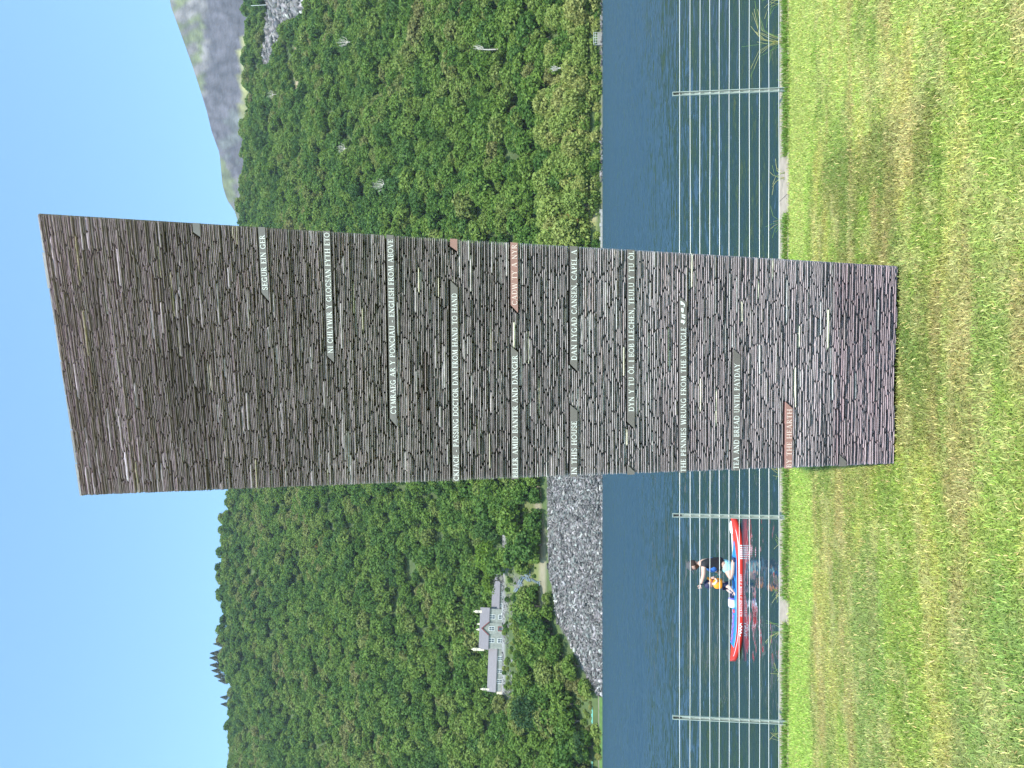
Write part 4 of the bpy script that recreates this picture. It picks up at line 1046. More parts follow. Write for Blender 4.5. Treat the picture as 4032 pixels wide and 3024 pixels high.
# ---- lettering: thick and thin roman capitals made of strokes
TK, TN = .16, .075
def arc(cx, cy, rx, ry, a0, a1, n=9): return [(cx + rx * math.cos(R(a0 + (a1 - a0) * i / n)), cy + ry * math.sin(R(a0 + (a1 - a0) * i / n))) for i in range(n + 1)]
def stem(x, w_=TK, y0=0, y1=1, sf=.30): return [([(x, y0), (x, y1)], w_), ([(x - sf / 2, y0 + .03), (x + sf / 2, y0 + .03)], .06), ([(x - sf / 2, y1 - .03), (x + sf / 2, y1 - .03)], .06)]
G = {
 'A': (.86, [([(.10, 0), (.42, 1)], TN), ([(.40, 1), (.76, 0)], TK), ([(.22, .36), (.62, .36)], TN), ([(0, .03), (.22, .03)], .06), ([(.62, .03), (.88, .03)], .06)]),
 'B': (.66, stem(.16) + [([(.16, .96)] + arc(.32, .75, .22, .22, 90, -90) + [(.16, .53)], .11), ([(.16, .52)] + arc(.34, .27, .26, .25, 90, -90) + [(.16, .03)], .12)]),
 'C': (.80, [(arc(.46, .5, .38, .46, 48, 312, 14), .14), ([(.72, .66), (.72, .95)], .06), ([(.72, .06), (.72, .30)], .05)]),
 'D': (.84, stem(.16) + [([(.16, .96)] + arc(.36, .5, .38, .46, 90, -90, 12) + [(.16, .04)], .13)]),
 'E': (.62, stem(.16) + [([(.16, .96), (.54, .96)], TN), ([(.16, .5), (.46, .5)], TN), ([(.16, .04), (.58, .04)], TN), ([(.54, .78), (.54, .97)], .06), ([(.58, .03), (.58, .24)], .06), ([(.46, .40), (.46, .62)], .05)]),
 'F': (.58, stem(.16) + [([(.16, .96), (.54, .96)], TN), ([(.16, .5), (.44, .5)], TN), ([(.54, .76), (.54, .97)], .06), ([(.44, .40), (.44, .62)], .05)]),
 'G': (.86, [(arc(.46, .5, .38, .46, 50, 300, 14), .14), ([(.72, .02), (.72, .42)], TK), ([(.56, .43), (.86, .43)], .06), ([(.72, .68), (.72, .95)], .05)]),
 'H': (.88, stem(.16) + stem(.72) + [([(.16, .5), (.72, .5)], TN)]),
 'I': (.34, stem(.17)),
 'K': (.82, stem(.16) + [([(.24, .44), (.64, .97)], TN), ([(.32, .56), (.74, .02)], TK), ([(.54, .97), (.78, .97)], .06), ([(.62, .03), (.88, .03)], .06)]),
 'L': (.60, stem(.16) + [([(.16, .04), (.56, .04)], TN), ([(.57, .03), (.57, .26)], .06)]),
 'M': (1.02, [([(.14, 0), (.20, 1)], TN), ([(.20, 1), (.50, .06)], TK), ([(.50, .06), (.80, 1)], TN), ([(.80, 1), (.88, 0)], TK), ([(0, .03), (.26, .03)], .06), ([(.76, .03), (1.02, .03)], .06), ([(.06, .97), (.24, .97)], .06), ([(.78, .97), (.96, .97)], .06)]),
 'N': (.88, [([(.16, 0), (.16, 1)], TN), ([(.14, .98), (.72, .02)], TK), ([(.72, 0), (.72, 1)], TN), ([(.02, .03), (.30, .03)], .06), ([(.58, .97), (.86, .97)], .06), ([(.02, .97), (.20, .97)], .06)]),
 'O': (.92, [(arc(.46, .5, .38, .46, 0, 360, 20), .13)]),
 'P': (.64, stem(.16) + [([(.16, .96)] + arc(.32, .72, .24, .24, 90, -90) + [(.16, .48)], .12)]),
 'R': (.76, stem(.16) + [([(.16, .96)] + arc(.32, .74, .22, .22, 90, -90) + [(.16, .52)], .12), ([(.34, .52), (.68, .02)], TK), ([(.60, .03), (.80, .03)], .06)]),
 'S': (.60, [(arc(.30, .74, .20, .22, 30, 250, 9) + arc(.30, .26, .22, .23, 70, -150, 9), .13), ([(.50, .72), (.50, .95)], .05), ([(.08, .06), (.08, .28)], .05)]),
 'T': (.72, stem(.36) + [([(.04, .96), (.68, .96)], TN), ([(.04, .76), (.04, .97)], .06), ([(.68, .76), (.68, .97)], .06)]),
 'U': (.84, [([(.17, .97), (.17, .34)] + arc(.43, .32, .26, .28, 180, 360, 8) + [(.69, .97)], .12), ([(.02, .97), (.32, .97)], .06), ([(.56, .97), (.84, .97)], .06)]),
 'V': (.82, [([(.10, 1), (.42, 0)], TK), ([(.42, 0), (.72, 1)], TN), ([(0, .97), (.24, .97)], .06), ([(.60, .97), (.84, .97)], .06)]),
 'W': (1.14, [([(.10, 1), (.34, 0)], TK), ([(.34, 0), (.58, .95)], TN), ([(.56, .95), (.82, 0)], TK), ([(.82, 0), (1.04, 1)], TN), ([(0, .97), (.22, .97)], .06), ([(.94, .97), (1.14, .97)], .06)]),
 'Y': (.78, [([(.10, 1), (.39, .48)], TK), ([(.39, .48), (.68, 1)], TN), ([(.39, 0), (.39, .48)], TK), ([(0, .97), (.22, .97)], .06), ([(.56, .97), (.80, .97)], .06), ([(.24, .03), (.54, .03)], .06)]),
 ',': (.26, [([(.14, .08), (.08, -.18)], .12)]), '-': (.48, [([(.06, .40), (.42, .40)], .10)]), '/': (.30, [([(0, 0), (.26, 1)], .14)]), ' ': (.36, []),
}
G['Ô'] = (.92, G['O'][1] + [([(.30, 1.06), (.46, 1.20)], .08), ([(.46, 1.20), (.62, 1.06)], .08)])
def text_quads(s, gap=.10):
    out = []; x = 0
    for ch in s:
        w_, st = G[ch]
        for pts, th in st:
            for (x0, y0), (x1, y1) in zip(pts[:-1], pts[1:]):
                d = math.hypot(x1 - x0, y1 - y0) or 1; ex, ey = (x1 - x0) / d * th * .12, (y1 - y0) / d * th * .12; nx, ny = -(y1 - y0) / d * th / 2, (x1 - x0) / d * th / 2
                out.append([(x + x0 - ex + nx, y0 - ey + ny), (x + x0 - ex - nx, y0 - ey - ny), (x + x1 + ex - nx, y1 + ey - ny), (x + x1 + ex + nx, y1 + ey + ny)])
        x += w_ + gap
    return out, x - gap
TXT = {1: ('SEGUR EIN GER', 1142, 926), 2: ('NI CHLYWIR Y GLOCSAN FYTH ETO', 1390, 916), 3: ('CYMRAEG AR Y PONCIAU - ENGLISH FROM ABOVE', 1629, 943),
       5: ('CKFACE - PASSING DOCTOR DAN FROM HAND TO HAND', 1891, 1155), 6: ('CADW TY A NYR', 1201, 963), 7: ('BBLER AMID BANTER AND DANGER', 1880, 1399),
       8: ('DAN LYGAD CANSEN, CAPEL A', 1418, 984), 9: ('IN THIS HOUSE', 1867, 1658), 10: ('DYN Y TU ÔL I BOB LLECHEN, TEULU Y TU ÔL', 1619, 989),
       12: ('THE PENNIES WRUNG FROM THE MANGLE', 1858, 1289), 13: ('TEA AND BREAD UNTIL PAYDAY', 1846, 1431), 14: ('BY THE HEARTH', 1840, 1610)}
OUT = .006
for i, (t0, t1, a0, a1, b0, b1, c) in enumerate(plates):
    mb = MB(); q = [face_pt(a0, t0, OUT), face_pt(b0, t0, OUT), face_pt(b1, t1, OUT), face_pt(a1, t1, OUT)]
    bk = [p - nrm * .045 for p in q]; v = [p - TLOC for p in q + bk]
    mb.add(v, [(0, 3, 2, 1), (4, 5, 6, 7), (0, 1, 5, 4), (1, 2, 6, 5), (2, 3, 7, 6), (3, 0, 4, 7)])
    pl = mb.build('inscription_band', M_plate_red if c == 'r' else M_plate, tower)
    pl['label'] = 'smooth dusky red carved band' if c == 'r' else 'smooth grey carved band'
    if i in TXT:
        s, iyl, iyr = TXT[i]; qs, Wt = text_quads(s); mb = MB()
        for qd in qs:
            vs_ = []
            for (x, y) in qd:
                f = x / Wt; t = t0 + 25.5 - 21.0 * y; iy = iyl + (iyr - iyl) * f
                vs_.append(face_pt(s_of(t, iy), t, OUT + .0016) - TLOC)
            mb.add(vs_, [(0, 1, 2, 3)])
        mb.build('lettering', M_letter_pink if c == 'r' else M_letter, pl)
    if i == 12:
        mb = MB()
        for poly in ([(185, 245), (195, 410), (215, 360)], [(185, 245), (215, 360), (195, 410), (300, 415), (340, 350), (260, 280)], [(340, 350), (300, 415), (340, 450), (300, 505), (345, 510), (380, 450), (378, 420)],
                     [(200, 530), (310, 550), (325, 640), (305, 745), (220, 700)], [(225, 780), (390, 820), (395, 890), (300, 862), (240, 870)], [(240, 868), (300, 885), (392, 925), (365, 990), (232, 918)],
                     [(210, 1015), (390, 1060), (320, 1080), (300, 1170), (195, 1140)], [(320, 1080), (345, 1112), (392, 1060), (385, 1110), (315, 1230), (297, 1168)]):
            vs_ = []
            for (zx, zy) in poly: t = 2660 + zx / 10.37; vs_.append(face_pt(s_of(t, 1160 + zy / 10.37), t, OUT + .0018) - TLOC)
            mb.add(vs_, [tuple(range(len(vs_)))])
        mb.build('white_marks', M_letter, pl)
# ================================================================== paddleboard and paddlers
YB = 17.5
def bp(zx, zy, dy=0.0):                    # zoomed photo measurement of the paddlers -> place at the board
    return at(2680 + zx / 5.53, 2160 + zy / 5.53, YB + dy)
BL, BR = at(2925, 2602, YB).x, at(2925, 2040, YB).x
board = empty('paddleboard', ((BL + BR) / 2, YB, WATER), R(1.5)); BLOC = board.location.copy(); tag(board, 'red and blue inflatable paddleboard floating on the lake beyond the fence', 'paddleboard')
LB_ = BR - BL
M_bred = mat('board_red', (.62, .035, .02), .3, spec=.5); M_bblue = mat('board_blue', (.02, .22, .62), .45); M_bwhite = mat('board_white', (.85, .85, .88), .4)
def rocker(u):                              # u -1 nose(left) .. 1 tail(right)
    return .02 + (.13 * max(0, -u - .35) ** 2 / .42 if u < 0 else .10 * max(0, u - .6) ** 2 / .16)
def halfw(u): return .34 * max(0.0, 1 - abs(u) ** 3.2) ** .6 * (1 if u > 0 else 1)
def board_mesh():
    n = 44; mb = MB(); sec = 18; V = []
    for i in range(n + 1):
        u = -1 + 2 * i / n; hw = max(halfw(u), .012); x = u * LB_ / 2; z = rocker(u) + .02; th = .085 * (1 - max(0, abs(u) - .8) * 1.2)
        for k in range(sec):
            a = 2 * math.pi * k / sec; ca, sa = math.cos(a), math.sin(a)
            yy_ = (abs(ca) ** .35) * (1 if ca > 0 else -1) * hw; zz = (abs(sa) ** .8) * (1 if sa > 0 else -1) * th
            V.append((x, yy_, z + zz))
    F = [(i * sec + k, (i + 1) * sec + k, (i + 1) * sec + (k + 1) % sec, i * sec + (k + 1) % sec) for i in range(n) for k in range(sec)]
    F += [tuple(range(sec)), tuple(n * sec + k for k in range(sec - 1, -1, -1))]
    mb.add(V, F); mb.build('hull', M_bred, board, sm=True)
    mb = MB()                               # blue deck pad with a white edge line
    for w_, dz, mi in ((.90, .0895, 1), (.82, .0915, 0)):
        L_, R_ = [], []
        for i in range(31):
            u = -.78 + 1.45 * i / 30; hw = halfw(u) * w_ * (1 if u < .45 else max(0.05, 1 - (u - .45) / .26)); x = u * LB_ / 2; z = rocker(u) + .02 + dz * (1 - max(0, abs(u) - .8) * 1.2)
            L_.append((x, hw, z)); R_.append((x, -hw, z))
        mb.add(L_ + R_, [(31 + i, 32 + i, i + 1, i) for i in range(30)], mi=mi)
    mb.build('deck_pad', [M_bblue, M_bwhite], board)
    mb = MB(); 
    for i in range(40):                     # pale pinstripe along the near rail
        u0 = -.9 + 1.75 * i / 40; u1 = -.9 + 1.75 * (i + 1) / 40
        p = []
        for u, dz in ((u0, .050), (u1, .050), (u1, .060), (u0, .060)): p.append((u * LB_ / 2, -halfw(u) * 1.004 - .002, rocker(u) + .02 + dz))
        mb.add(p, [(0, 1, 2, 3)])
    mb.build('rail_stripe', M_bwhite, board)
    def rail_text(s, iyl, iyr, z0, h, nm='rail_lettering'):
        qs, Wt = text_quads(s, .16); mb = MB(); xl = at(2915, iyl, YB).x - BLOC.x; xr = at(2915, iyr, YB).x - BLOC.x
        for qd in qs:
            v = []
            for (x, y) in qd:
                X = xl + (xr - xl) * x / Wt; u = X / (LB_ / 2); v.append((X, -halfw(u) * (abs(1 - ((z0 + h * y) / .09) ** 2) ** .12) - .006, rocker(u) + .02 + z0 + h * y))
            mb.add(v, [(0, 1, 2, 3)])
        mb.build(nm, M_bwhite, board)
    rail_text('ALLROUND // YOUR // BEST', 2412, 2248, -.012, .042)
    mb = MB()
    g = random.Random(5)                    # white maker's script near the nose and block near the tail
    pts = [(2488, .0), (2480, .03), (2474, -.012), (2468, .026), (2462, -.01), (2456, .028), (2450, -.014), (2443, .03), (2436, .0)]
    for (a, z0), (b, z1) in zip(pts[:-1], pts[1:]):
        xa, xb = at(2915, a, YB).x - BLOC.x, at(2915, b, YB).x - BLOC.x; ua, ub = xa / (LB_ / 2), xb / (LB_ / 2)
        mb.add([(xa, -halfw(ua) - .006, rocker(ua) + .02 + z0 - .012), (xb, -halfw(ub) - .006, rocker(ub) + .02 + z1 - .012), (xb, -halfw(ub) - .006, rocker(ub) + .02 + z1 + .014), (xa, -halfw(ua) - .006, rocker(ua) + .02 + z0 + .014)], [(0, 1, 2, 3)])
    for k in range(7):
        a = 2190 - k * 8; xa, xb = at(2915, a, YB).x - BLOC.x, at(2915, a - 4.5, YB).x - BLOC.x; ua = xa / (LB_ / 2)
        mb.add([(xa, -halfw(ua) - .007, rocker(ua) - .01), (xb, -halfw(ua) - .007, rocker(ua) - .01), (xb, -halfw(ua) - .007, rocker(ua) + .055), (xa, -halfw(ua) - .007, rocker(ua) + .055)], [(0, 1, 2, 3)])
    mb.build('rail_mark', M_bwhite, board)
    mb = MB(); xs = [at(2900, a, YB).x - BLOC.x for a in (2420, 2440, 2462, 2484, 2506, 2528)]
    pts = [(x, (.18 if k % 2 else -.05), rocker(x / (LB_ / 2)) + .125) for k, x in enumerate(xs)] + [(x, (-.05 if k % 2 else .18), rocker(x / (LB_ / 2)) + .128) for k, x in list(enumerate(xs))[::-1]]
    mb.tube(pts, .007, 5); mb.build('bungee_cord', mat('cord_pink', (.6, .12, .3), .6), board)
board_mesh()
def skinned(chains, lv=2):
    """chains: list of (points, radii, edges, root) -> one mesh (verts, faces)"""
    bm = bmesh.new()
    for pts, rad, edges in chains:
        me = bpy.data.meshes.new('tmp'); me.from_pydata([tuple(p) for p in pts], edges, [])
        ob = bpy.data.objects.new('tmp', me); COL.objects.link(ob)
        sk = ob.modifiers.new('s', 'SKIN'); sk.use_smooth_shade = True; sk.branch_smoothing = .3
        for i, v in enumerate(me.skin_vertices[0].data):
            r = rad[i]; v.radius = r if isinstance(r, tuple) else (r, r); v.use_root = (i == 0)
        sb = ob.modifiers.new('d', 'SUBSURF'); sb.levels = lv; sb.render_levels = lv
        dg = bpy.context.evaluated_depsgraph_get(); dg.update(); ev = ob.evaluated_get(dg); m2 = ev.to_mesh(); bm.from_mesh(m2); ev.to_mesh_clear()
        bpy.data.objects.remove(ob); bpy.data.meshes.remove(me)
    return bm
def bm_obj(bm, name, m, parent, off):
    bmesh.ops.translate(bm, verts=bm.verts, vec=-off); me = bpy.data.meshes.new(name); bm.to_mesh(me); bm.free(); me.materials.append(m)
    me.polygons.foreach_set('use_smooth', [True] * len(me.polygons)); o = bpy.data.objects.new(name, me); COL.objects.link(o); o.parent = parent; return o
M_skin = mat('skin', (.56, .34, .25), .55); M_skinc = mat('child_skin', (.66, .42, .32), .55)
M_black = mat('black_cloth', (.018, .017, .02), .75, bump=.3, bscale=25); M_aqua = mat('aqua_shorts', (.30, .62, .62), .75, var=.12, vscale=12); M_navy = mat('navy_cloth', (.015, .02, .06), .7)
M_blue2 = mat('vest_blue', (.04, .16, .48), .65); M_cap = mat('grey_cap', (.06, .06, .065), .8); M_hair = mat('dark_hair', (.035, .02, .013), .8); M_beard = mat('beard', (.17, .065, .028), .85)
M_orange = mat('vest_orange', (.92, .30, .01), .6); M_grey = mat('grey_webbing', (.22, .2, .2), .7)
def hand(wr, dirv, side, curl=.5, s=1.0):
    """palm and five separate fingers from the wrist"""
    d = dirv.normalized(); sd_ = side.normalized(); n = d.cross(sd_).normalized(); ch = []
    pc = wr + d * .045 * s; ch.append(([wr, pc, wr + d * .085 * s], [(.026 * s, .017 * s), (.038 * s, .016 * s), (.036 * s, .014 * s)], [(0, 1), (1, 2)]))
    for k, L in enumerate((.066, .076, .072, .056)):
        b = wr + d * .088 * s + sd_ * (.030 - .020 * k) * s; j1 = b + (d * math.cos(curl) + n * math.sin(curl)) * L * .45 * s; j2 = j1 + (d * math.cos(curl * 2.1) + n * math.sin(curl * 2.1)) * L * .33 * s
        j3 = j2 + (d * math.cos(curl * 2.9) + n * math.sin(curl * 2.9)) * L * .28 * s
        ch.append(([b - d * .02 * s, b, j1, j2, j3], [.009 * s, .0092 * s, .0085 * s, .0078 * s, .0062 * s], [(0, 1), (1, 2), (2, 3), (3, 4)]))
    t0 = wr + d * .028 * s + sd_ * .028 * s; t1 = t0 + (d * .6 + sd_ * .7 + n * .3).normalized() * .034 * s; t2 = t1 + (d * .9 + sd_ * .2 + n * .5).normalized() * .03 * s
    ch.append(([t0, t1, t2], [.012 * s, .0105 * s, .008 * s], [(0, 1), (1, 2)])); return ch
def head_bm(c, fwd, r, m_par):
    """skull, jaw, nose and ears in one surface; fwd is where the face looks"""
    bm = bmesh.new(); bmesh.ops.create_uvsphere(bm, u_segments=20, v_segments=16, radius=1)
    f = fwd.normalized(); up = Vector((0, 0, 1)); up = (up - f * up.dot(f)).normalized(); sd_ = f.cross(up)
    for v in bm.verts:
        x, y, z = v.co; X = x * .98; Y = y * .78; Z = z * 1.12
        if z < -.15 and x > -.2: X = x * (.98 - .12 * abs(z)); Y *= (1 - .32 * min(1, -z)); Z = z * 1.2
        if x > .75 and abs(y) < .22 and -.35 < z < .12: X += .20 * (1 - abs(y) / .25) * (1 - abs(z + .12) / .3) if abs(z + .12) < .3 else 0
        if x > .5 and .18 < abs(y) < .5 and .0 < z < .25: X -= .07
        if abs(y) > .93 and abs(z) < .3 and abs(x) < .3: Y += .13 * (1 if y > 0 else -1)
        if x > .6 and -.62 < z < -.48 and abs(y) < .3: X -= .05
        v.co = c + (f * X + sd_ * Y + up * Z) * r
    return bm
def add_bm(dst, src):
    me = bpy.data.meshes.new('t'); src.to_mesh(me); src.free(); dst.from_mesh(me); bpy.data.meshes.remove(me)

# ---- adult kneeling, facing the nose of the board (left)
aloc = bp(1150, 420); man = empty('person', aloc)
tag(man, 'bearded adult in grey cap and aqua shorts kneeling on the paddleboard, arm raised forward', 'person')
J = dict(pel=bp(985, 345), sp=bp(830, 315), ch=bp(640, 315), nk0=bp(480, 320), nk=bp(410, 325), hd=bp(330, 350),
         shn=bp(500, 345, -.19), shf=bp(500, 345, .19), eln=bp(505, 560, -.23), wrn=bp(440, 775, -.16), elf=bp(880, 515, .02), wrf=bp(770, 590, -.04),
         hn=bp(1010, 400, -.10), hf=bp(1010, 400, .10), kn=bp(1105, 665, -.17), kf=bp(1100, 690, .17), an=bp(1150, 285, -.15), af=bp(1150, 285, .15), tn=bp(1165, 215, -.15), tf=bp(1165, 215, .15))
names = ['pel', 'sp', 'ch', 'nk0', 'nk', 'shn', 'eln', 'wrn', 'shf', 'elf', 'wrf', 'hn', 'kn', 'an', 'tn', 'hf', 'kf', 'af', 'tf', 'hd']
rads = dict(pel=(.15, .13), sp=(.14, .11), ch=(.17, .12), nk0=(.10, .08), nk=.048, hd=.045, shn=.062, eln=.044, wrn=.030, shf=.062, elf=.043, wrf=.029, hn=.098, kn=.060, an=.038, tn=.034, hf=.098, kf=.060, af=.038, tf=.034)
ed = [('pel', 'sp'), ('sp', 'ch'), ('ch', 'nk0'), ('nk0', 'nk'), ('nk', 'hd'), ('ch', 'shn'), ('shn', 'eln'), ('eln', 'wrn'), ('ch', 'shf'), ('shf', 'elf'), ('elf', 'wrf'), ('pel', 'hn'), ('hn', 'kn'), ('kn', 'an'), ('an', 'tn'), ('pel', 'hf'), ('hf', 'kf'), ('kf', 'af'), ('af', 'tf')]
fat = lambda r: tuple(q * 1.17 for q in r) if isinstance(r, tuple) else r * 1.17
body = skinned([([J[k] for k in names], [fat(rads[k]) for k in names], [(names.index(a), names.index(b)) for a, b in ed])])
hdc = bp(265, 362); fwd = Vector((-1, -.12, -.30))
add_bm(body, head_bm(hdc, fwd, .112, None))
add_bm(body, skinned(hand(J['wrn'], J['wrn'] - J['eln'] + Vector((-.1, 0, -.02)), Vector((0, -.2, 1)), .6), 1))
add_bm(body, skinned(hand(J['wrf'], Vector((-.5, -.1, .6)), Vector((0, -1, .1)), .5), 1))
bm_obj(body, 'body', M_skin, man, aloc)
sh = skinned([([J['pel'].lerp(J['sp'], .25), J['sp'], J['ch'], J['nk0'], J['shn'], J['shn'].lerp(J['eln'], .42), J['shf'], J['shf'].lerp(J['elf'], .35)],
      [(.20, .175), (.195, .17), (.225, .18), (.125, .11), .09, .076, .09, .072], [(0, 1), (1, 2), (2, 3), (2, 4), (4, 5), (2, 6), (6, 7)])])
bm_obj(sh, 'shirt', M_black, man, aloc)
sh = skinned([([J['pel'], J['pel'].lerp(J['sp'], .25), J['hn'], J['hn'].lerp(J['kn'], .48), J['hf'], J['hf'].lerp(J['kf'], .48)],
      [(.205, .175), (.185, .155), .142, .116, .142, .116], [(0, 1), (0, 2), (2, 3), (0, 4), (4, 5)])]); bm_obj(sh, 'shorts', M_aqua, man, aloc)
vb = skinned([([J['sp'].lerp(J['ch'], .1) + Vector((-.03, 0, 0)), J['ch'] + Vector((-.045, 0, .0)), J['ch'].lerp(J['nk0'], .62) + Vector((-.035, 0, 0))], [(.20, .18), (.225, .19), (.145, .115)], [(0, 1), (1, 2)])])
bm_obj(vb, 'buoyancy_vest', M_blue2, man, aloc)
mb = MB()
for zx in (600, 730, 800): 
    c = bp(zx, 330); mb.tube([(c.x - .02 + .150 * math.cos(a), c.y + .135 * math.sin(a), c.z) for a in np.linspace(0, 2 * math.pi, 17)], .011, 5)
for v_ in range(len(mb.v)): mb.v[v_] = tuple(Vector(mb.v[v_]) - aloc)
mb.build('vest_strap', M_black, man)
f = fwd.normalized(); upv = (Vector((0, 0, 1)) - f * f.z).normalized(); sdv = f.cross(upv)
def shell(c, f, r, m, name, par, off, test, grow=1.08):
    bm = head_bm(c, f, r * grow, None); up = (Vector((0, 0, 1)) - f.normalized() * f.normalized().z).normalized()
    dele = [v for v in bm.verts if not test((v.co - c).dot(f.normalized()) / r, (v.co - c).dot(up) / r)]
    bmesh.ops.delete(bm, geom=dele, context='VERTS'); return bm_obj(bm, name, m, par, off)
shell(hdc, fwd, .112, M_hair, 'hair', man, aloc, lambda x, z: (x < .15 and z > -.75) or z > .62, 1.06)
shell(hdc, fwd, .112, M_beard, 'beard', man, aloc, lambda x, z: x > -.12 and z < -.10 - .25 * max(0, x - .5), 1.17)
cp = shell(hdc, fwd, .112, M_cap, 'cap', man, aloc, lambda x, z: z > .34 - .05 * x, 1.17)
mb = MB(); q = []
for k in range(9):
    a = -1.1 + 2.2 * k / 8; q.append(hdc - aloc + (f * (math.cos(a) * 1.05) + sdv * math.sin(a) * .85 + upv * .48) * .115)
for k in range(9):
    a = -1.1 + 2.2 * k / 8; q.append(hdc - aloc + (f * (math.cos(a) * .95 + .85) + sdv * math.sin(a) * .72 + upv * .34) * .115)
q += [v + Vector((0, 0, -.006)) for v in q]
mb.add(q, [(i, i + 1, i + 10, i + 9) for i in range(8)] + [(i + 27, i + 28, i + 19, i + 18) for i in range(8)] + [(i + 9, i + 10, i + 28, i + 27) for i in range(8)]); mb.build('brim', M_cap, cp)
for s_ in (-1, 1):
    mb = MB(); mb.ball(hdc - aloc + (f * .90 + sdv * .32 * s_ + upv * .10) * .112, .011, n=8); mb.build('eye', M_navy, man)
mb = MB(); e = J['wrn'] - aloc; d = (J['wrn'] - J['eln']).normalized(); mb.tube([e - d * .03, e - d * .005], .039, 10); mb.build('wristband', M_black, man)
mb = MB(); e = J['wrf'] - aloc; d = (J['wrf'] - J['elf']).normalized(); mb.tube([e - d * .035, e - d * .012], .037, 10); mb.build('wristband', mat('green_band', (.05, .3, .25), .6), man)
for s_, t_, a_ in ((-1, 'tn', 'an'), (1, 'tf', 'af')):
    b = skinned([([J[a_] + Vector((.0, 0, .02)), J[a_], J[t_] + Vector((.03, 0, -.01))], [.050, .055, .042], [(0, 1), (1, 2)])], 1); bm_obj(b, 'shoe', M_navy, man, aloc)

# ---- toddler in an orange life vest in front
cloc = bp(1150, 800, -.05); kid = empty('person', cloc)
tag(kid, 'small child in orange life vest and navy sun hat sitting before the kneeling adult', 'person')
K = dict(pel=bp(960, 760, -.08), sp=bp(860, 755, -.08), ch=bp(750, 765, -.08), nk=bp(690, 768, -.08), hd=bp(650, 770, -.08), sn=bp(740, 770, -.17), en=bp(800, 700, -.20), wn=bp(740, 640, -.17),
         sf=bp(740, 770, .01), ef=bp(800, 830, .03), wf=bp(880, 850, .02), hn=bp(985, 790, -.13), kn=bp(1090, 860, -.16), an=bp(1165, 945, -.14), hf=bp(980, 800, -.02), kf=bp(1050, 920, .02), af=bp(1125, 965, .02))
nm = list(K.keys()); rk = dict(pel=.085, sp=.08, ch=(.09, .07), nk=.035, hd=.035, sn=.034, en=.026, wn=.02, sf=.034, ef=.026, wf=.02, hn=.055, kn=.040, an=.028, hf=.055, kf=.040, af=.028)
ek = [('pel', 'sp'), ('sp', 'ch'), ('ch', 'nk'), ('nk', 'hd'), ('ch', 'sn'), ('sn', 'en'), ('en', 'wn'), ('ch', 'sf'), ('sf', 'ef'), ('ef', 'wf'), ('pel', 'hn'), ('hn', 'kn'), ('kn', 'an'), ('pel', 'hf'), ('hf', 'kf'), ('kf', 'af')]
kb = skinned([([K[k] for k in nm], [rk[k] for k in nm], [(nm.index(a), nm.index(b)) for a, b in ek])])
kh = bp(610, 770, -.08); kfw = Vector((-.85, -.35, -.75)); add_bm(kb, head_bm(kh, kfw, .088, None))
add_bm(kb, skinned(hand(K['wn'], Vector((0, -.1, 1)), Vector((1, 0, 0)), .5, .55), 1)); add_bm(kb, skinned(hand(K['wf'], Vector((-.3, -.1, -1)), Vector((1, 0, 0)), .5, .55), 1))
for a_ in ('an', 'af'): add_bm(kb, skinned([([K[a_], K[a_] + Vector((-.05, 0, -.012)), K[a_] + Vector((-.085, 0, -.018))], [.026, .024, .018], [(0, 1), (1, 2)])], 1))
bm_obj(kb, 'body', M_skinc, kid, cloc)
bm_obj(skinned([([K['pel'].lerp(K['sp'], .5), K['sp'], K['ch'], K['nk'] + Vector((0, 0, -.01))], [(.13, .12), (.14, .13), (.145, .13), (.085, .075)], [(0, 1), (1, 2), (2, 3)])]), 'life_vest', M_orange, kid, cloc)
bm_obj(skinned([([K['nk'] + Vector((.06, 0, .01)), K['nk'] + Vector((.12, 0, .06)), K['nk'] + Vector((.13, 0, .13))], [(.06, .05), (.075, .04), (.05, .03)], [(0, 1), (1, 2)])], 1), 'head_collar', M_orange, kid, cloc)
bm_obj(skinned([([K['pel'], K['hn'], K['hn'].lerp(K['kn'], .35), K['hf'], K['hf'].lerp(K['kf'], .35)], [.098, .07, .058, .07, .058], [(0, 1), (1, 2), (0, 3), (3, 4)])], 1), 'shorts', M_navy, kid, cloc)
mb = MB()
for zx in (800, 850, 915):
    c = bp(zx, 757, -.08) - cloc; mb.tube([(c.x + (.104) * math.cos(a), c.y + .10 * math.sin(a), c.z) for a in np.linspace(0, 2 * math.pi, 15)], .009, 5)
mb.build('vest_strap', M_grey, kid)
shell(kh, kfw, .088, M_navy, 'sun_hat', kid, cloc, lambda x, z: z > .05 or x < -.25, 1.16)

# ---- things lying on the board
mb = MB(); c = bp(1130, 1100, .06); mb.tube([bp(1125, 1070, .05), bp(1128, 1110, .05)], [.085, .095], 14, mi=1); mb.tube([bp(1128, 1110, .05), bp(1130, 1240, .03), bp(1131, 1262, .03), bp(1132, 1276, .03)], [.095, .095, .085, .05], 14)
o = mb.build('dry_bag', [mat('bag_white', (.8, .8, .85), .5), mat('bag_purple', (.2, .15, .5), .5)], sm=True); tag(o, 'white and purple rolled dry bag lying on the deck in front of the child', 'bag')
mb = MB(); p = bp(1150, 1010, .10); mb.box(p.x - .09, p.x + .10, p.y - .1, p.y + .12, p.z - .045, p.z + .06); mb.box(p.x - .07, p.x + .08, p.y - .08, p.y + .1, p.z + .06, p.z + .075); o = mb.build('black_pouch', M_navy)
bv = o.modifiers.new('b', 'BEVEL'); bv.width = .02; bv.segments = 3; tag(o, 'dark pouch on the deck between the child and the white dry bag', 'bag')
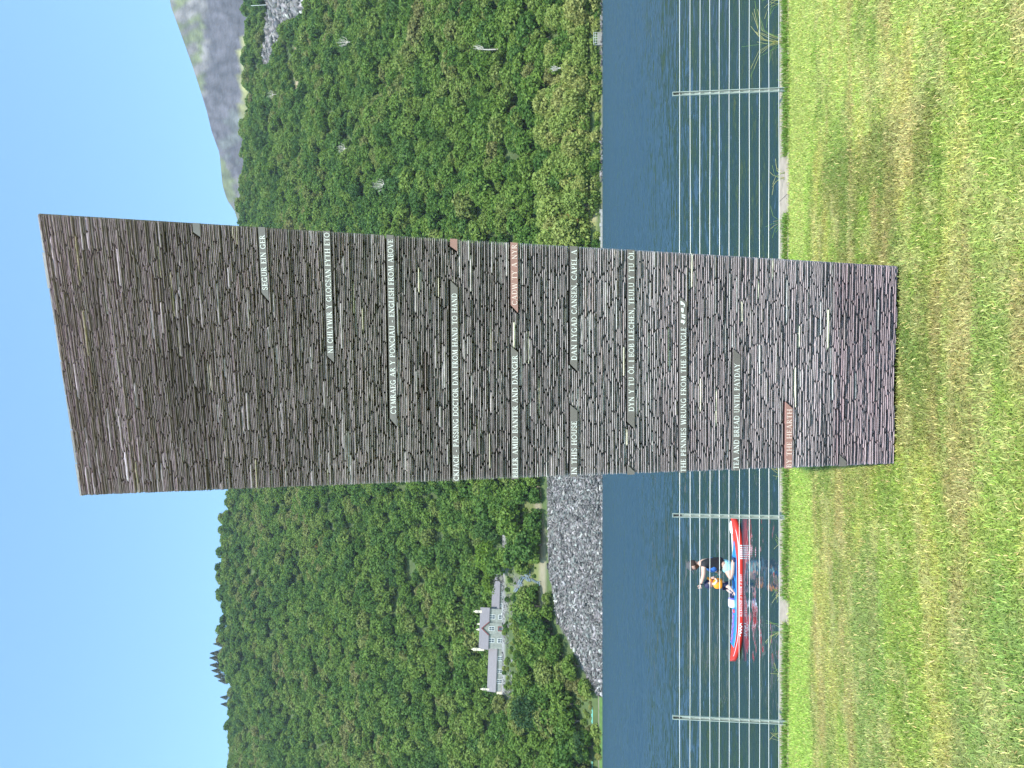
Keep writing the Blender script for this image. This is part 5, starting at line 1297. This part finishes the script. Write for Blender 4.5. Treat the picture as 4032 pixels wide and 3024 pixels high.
mb = MB(); mb.tube([bp(1160, 1330, -.02), bp(1165, 1375, -.02), bp(1168, 1400, -.02)], [.03, .034, .02], 10); mb.tube([bp(1155, 1310, -.02), bp(1160, 1332, -.02)], [.012, .016], 8); o = mb.build('red_bottle', mat('bottle_red', (.6, .05, .05), .4), sm=True); tag(o, 'small red bottle lying on the deck beside the bungee cord', 'bottle')
pd = empty('paddle', at(2886, 2125, YB + .28)); PLc = pd.location.copy(); tag(pd, 'white bladed paddle lying along the far side of the paddleboard tail', 'paddle')
mb = MB(); mb.tube([at(2887, 2240, YB + .24) - PLc, at(2886, 2185, YB + .26) - PLc, at(2882, 2100, YB + .30) - PLc], .014, 8); mb.build('shaft', mat('paddle_shaft', (.75, .74, .74), .4), pd)
mb = MB(); a, b = at(2882, 2100, YB + .3) - PLc, at(2881, 2052, YB + .32) - PLc; d = b - a; q = []
for k in range(7):
    f_ = k / 6; w_ = .09 * math.sin(math.pi * (.12 + .76 * f_)) ** .6; c = a + d * f_
    q += [c + Vector((0, w_ * .5, w_ * .5)), c + Vector((0, -w_ * .5, -w_ * .35)), c + Vector((0, -w_ * .5, -w_ * .35 - .012)), c + Vector((0, w_ * .5, w_ * .5 - .012))]
mb.add(q, [(i * 4 + j, i * 4 + (j + 1) % 4, i * 4 + 4 + (j + 1) % 4, i * 4 + 4 + j) for i in range(6) for j in range(4)] + [(3, 2, 1, 0), (24, 25, 26, 27)]); mb.build('blade', M_bwhite, pd)

# ------------------------------------------------------------------ air
mb = MB(); mb.box(-1700, 1700, -75, 2150, -6, 1000)
hz_ = mb.build('haze', bpy.data.materials.new('haze_air')); hm = hz_.data.materials[0]; hm.use_nodes = True; nn = hm.node_tree.nodes
nn.remove(nn['Principled BSDF']); pv = nn.new('ShaderNodeVolumePrincipled'); pv.inputs['Density'].default_value = .00007; pv.inputs['Color'].default_value = (.72, .84, 1, 1)
pv.inputs['Anisotropy'].default_value = .2; hm.node_tree.links.new(pv.outputs[0], nn['Material Output'].inputs['Volume']); tag(hz_, 'thin blue summer haze in the air', 'haze', kind='stuff')
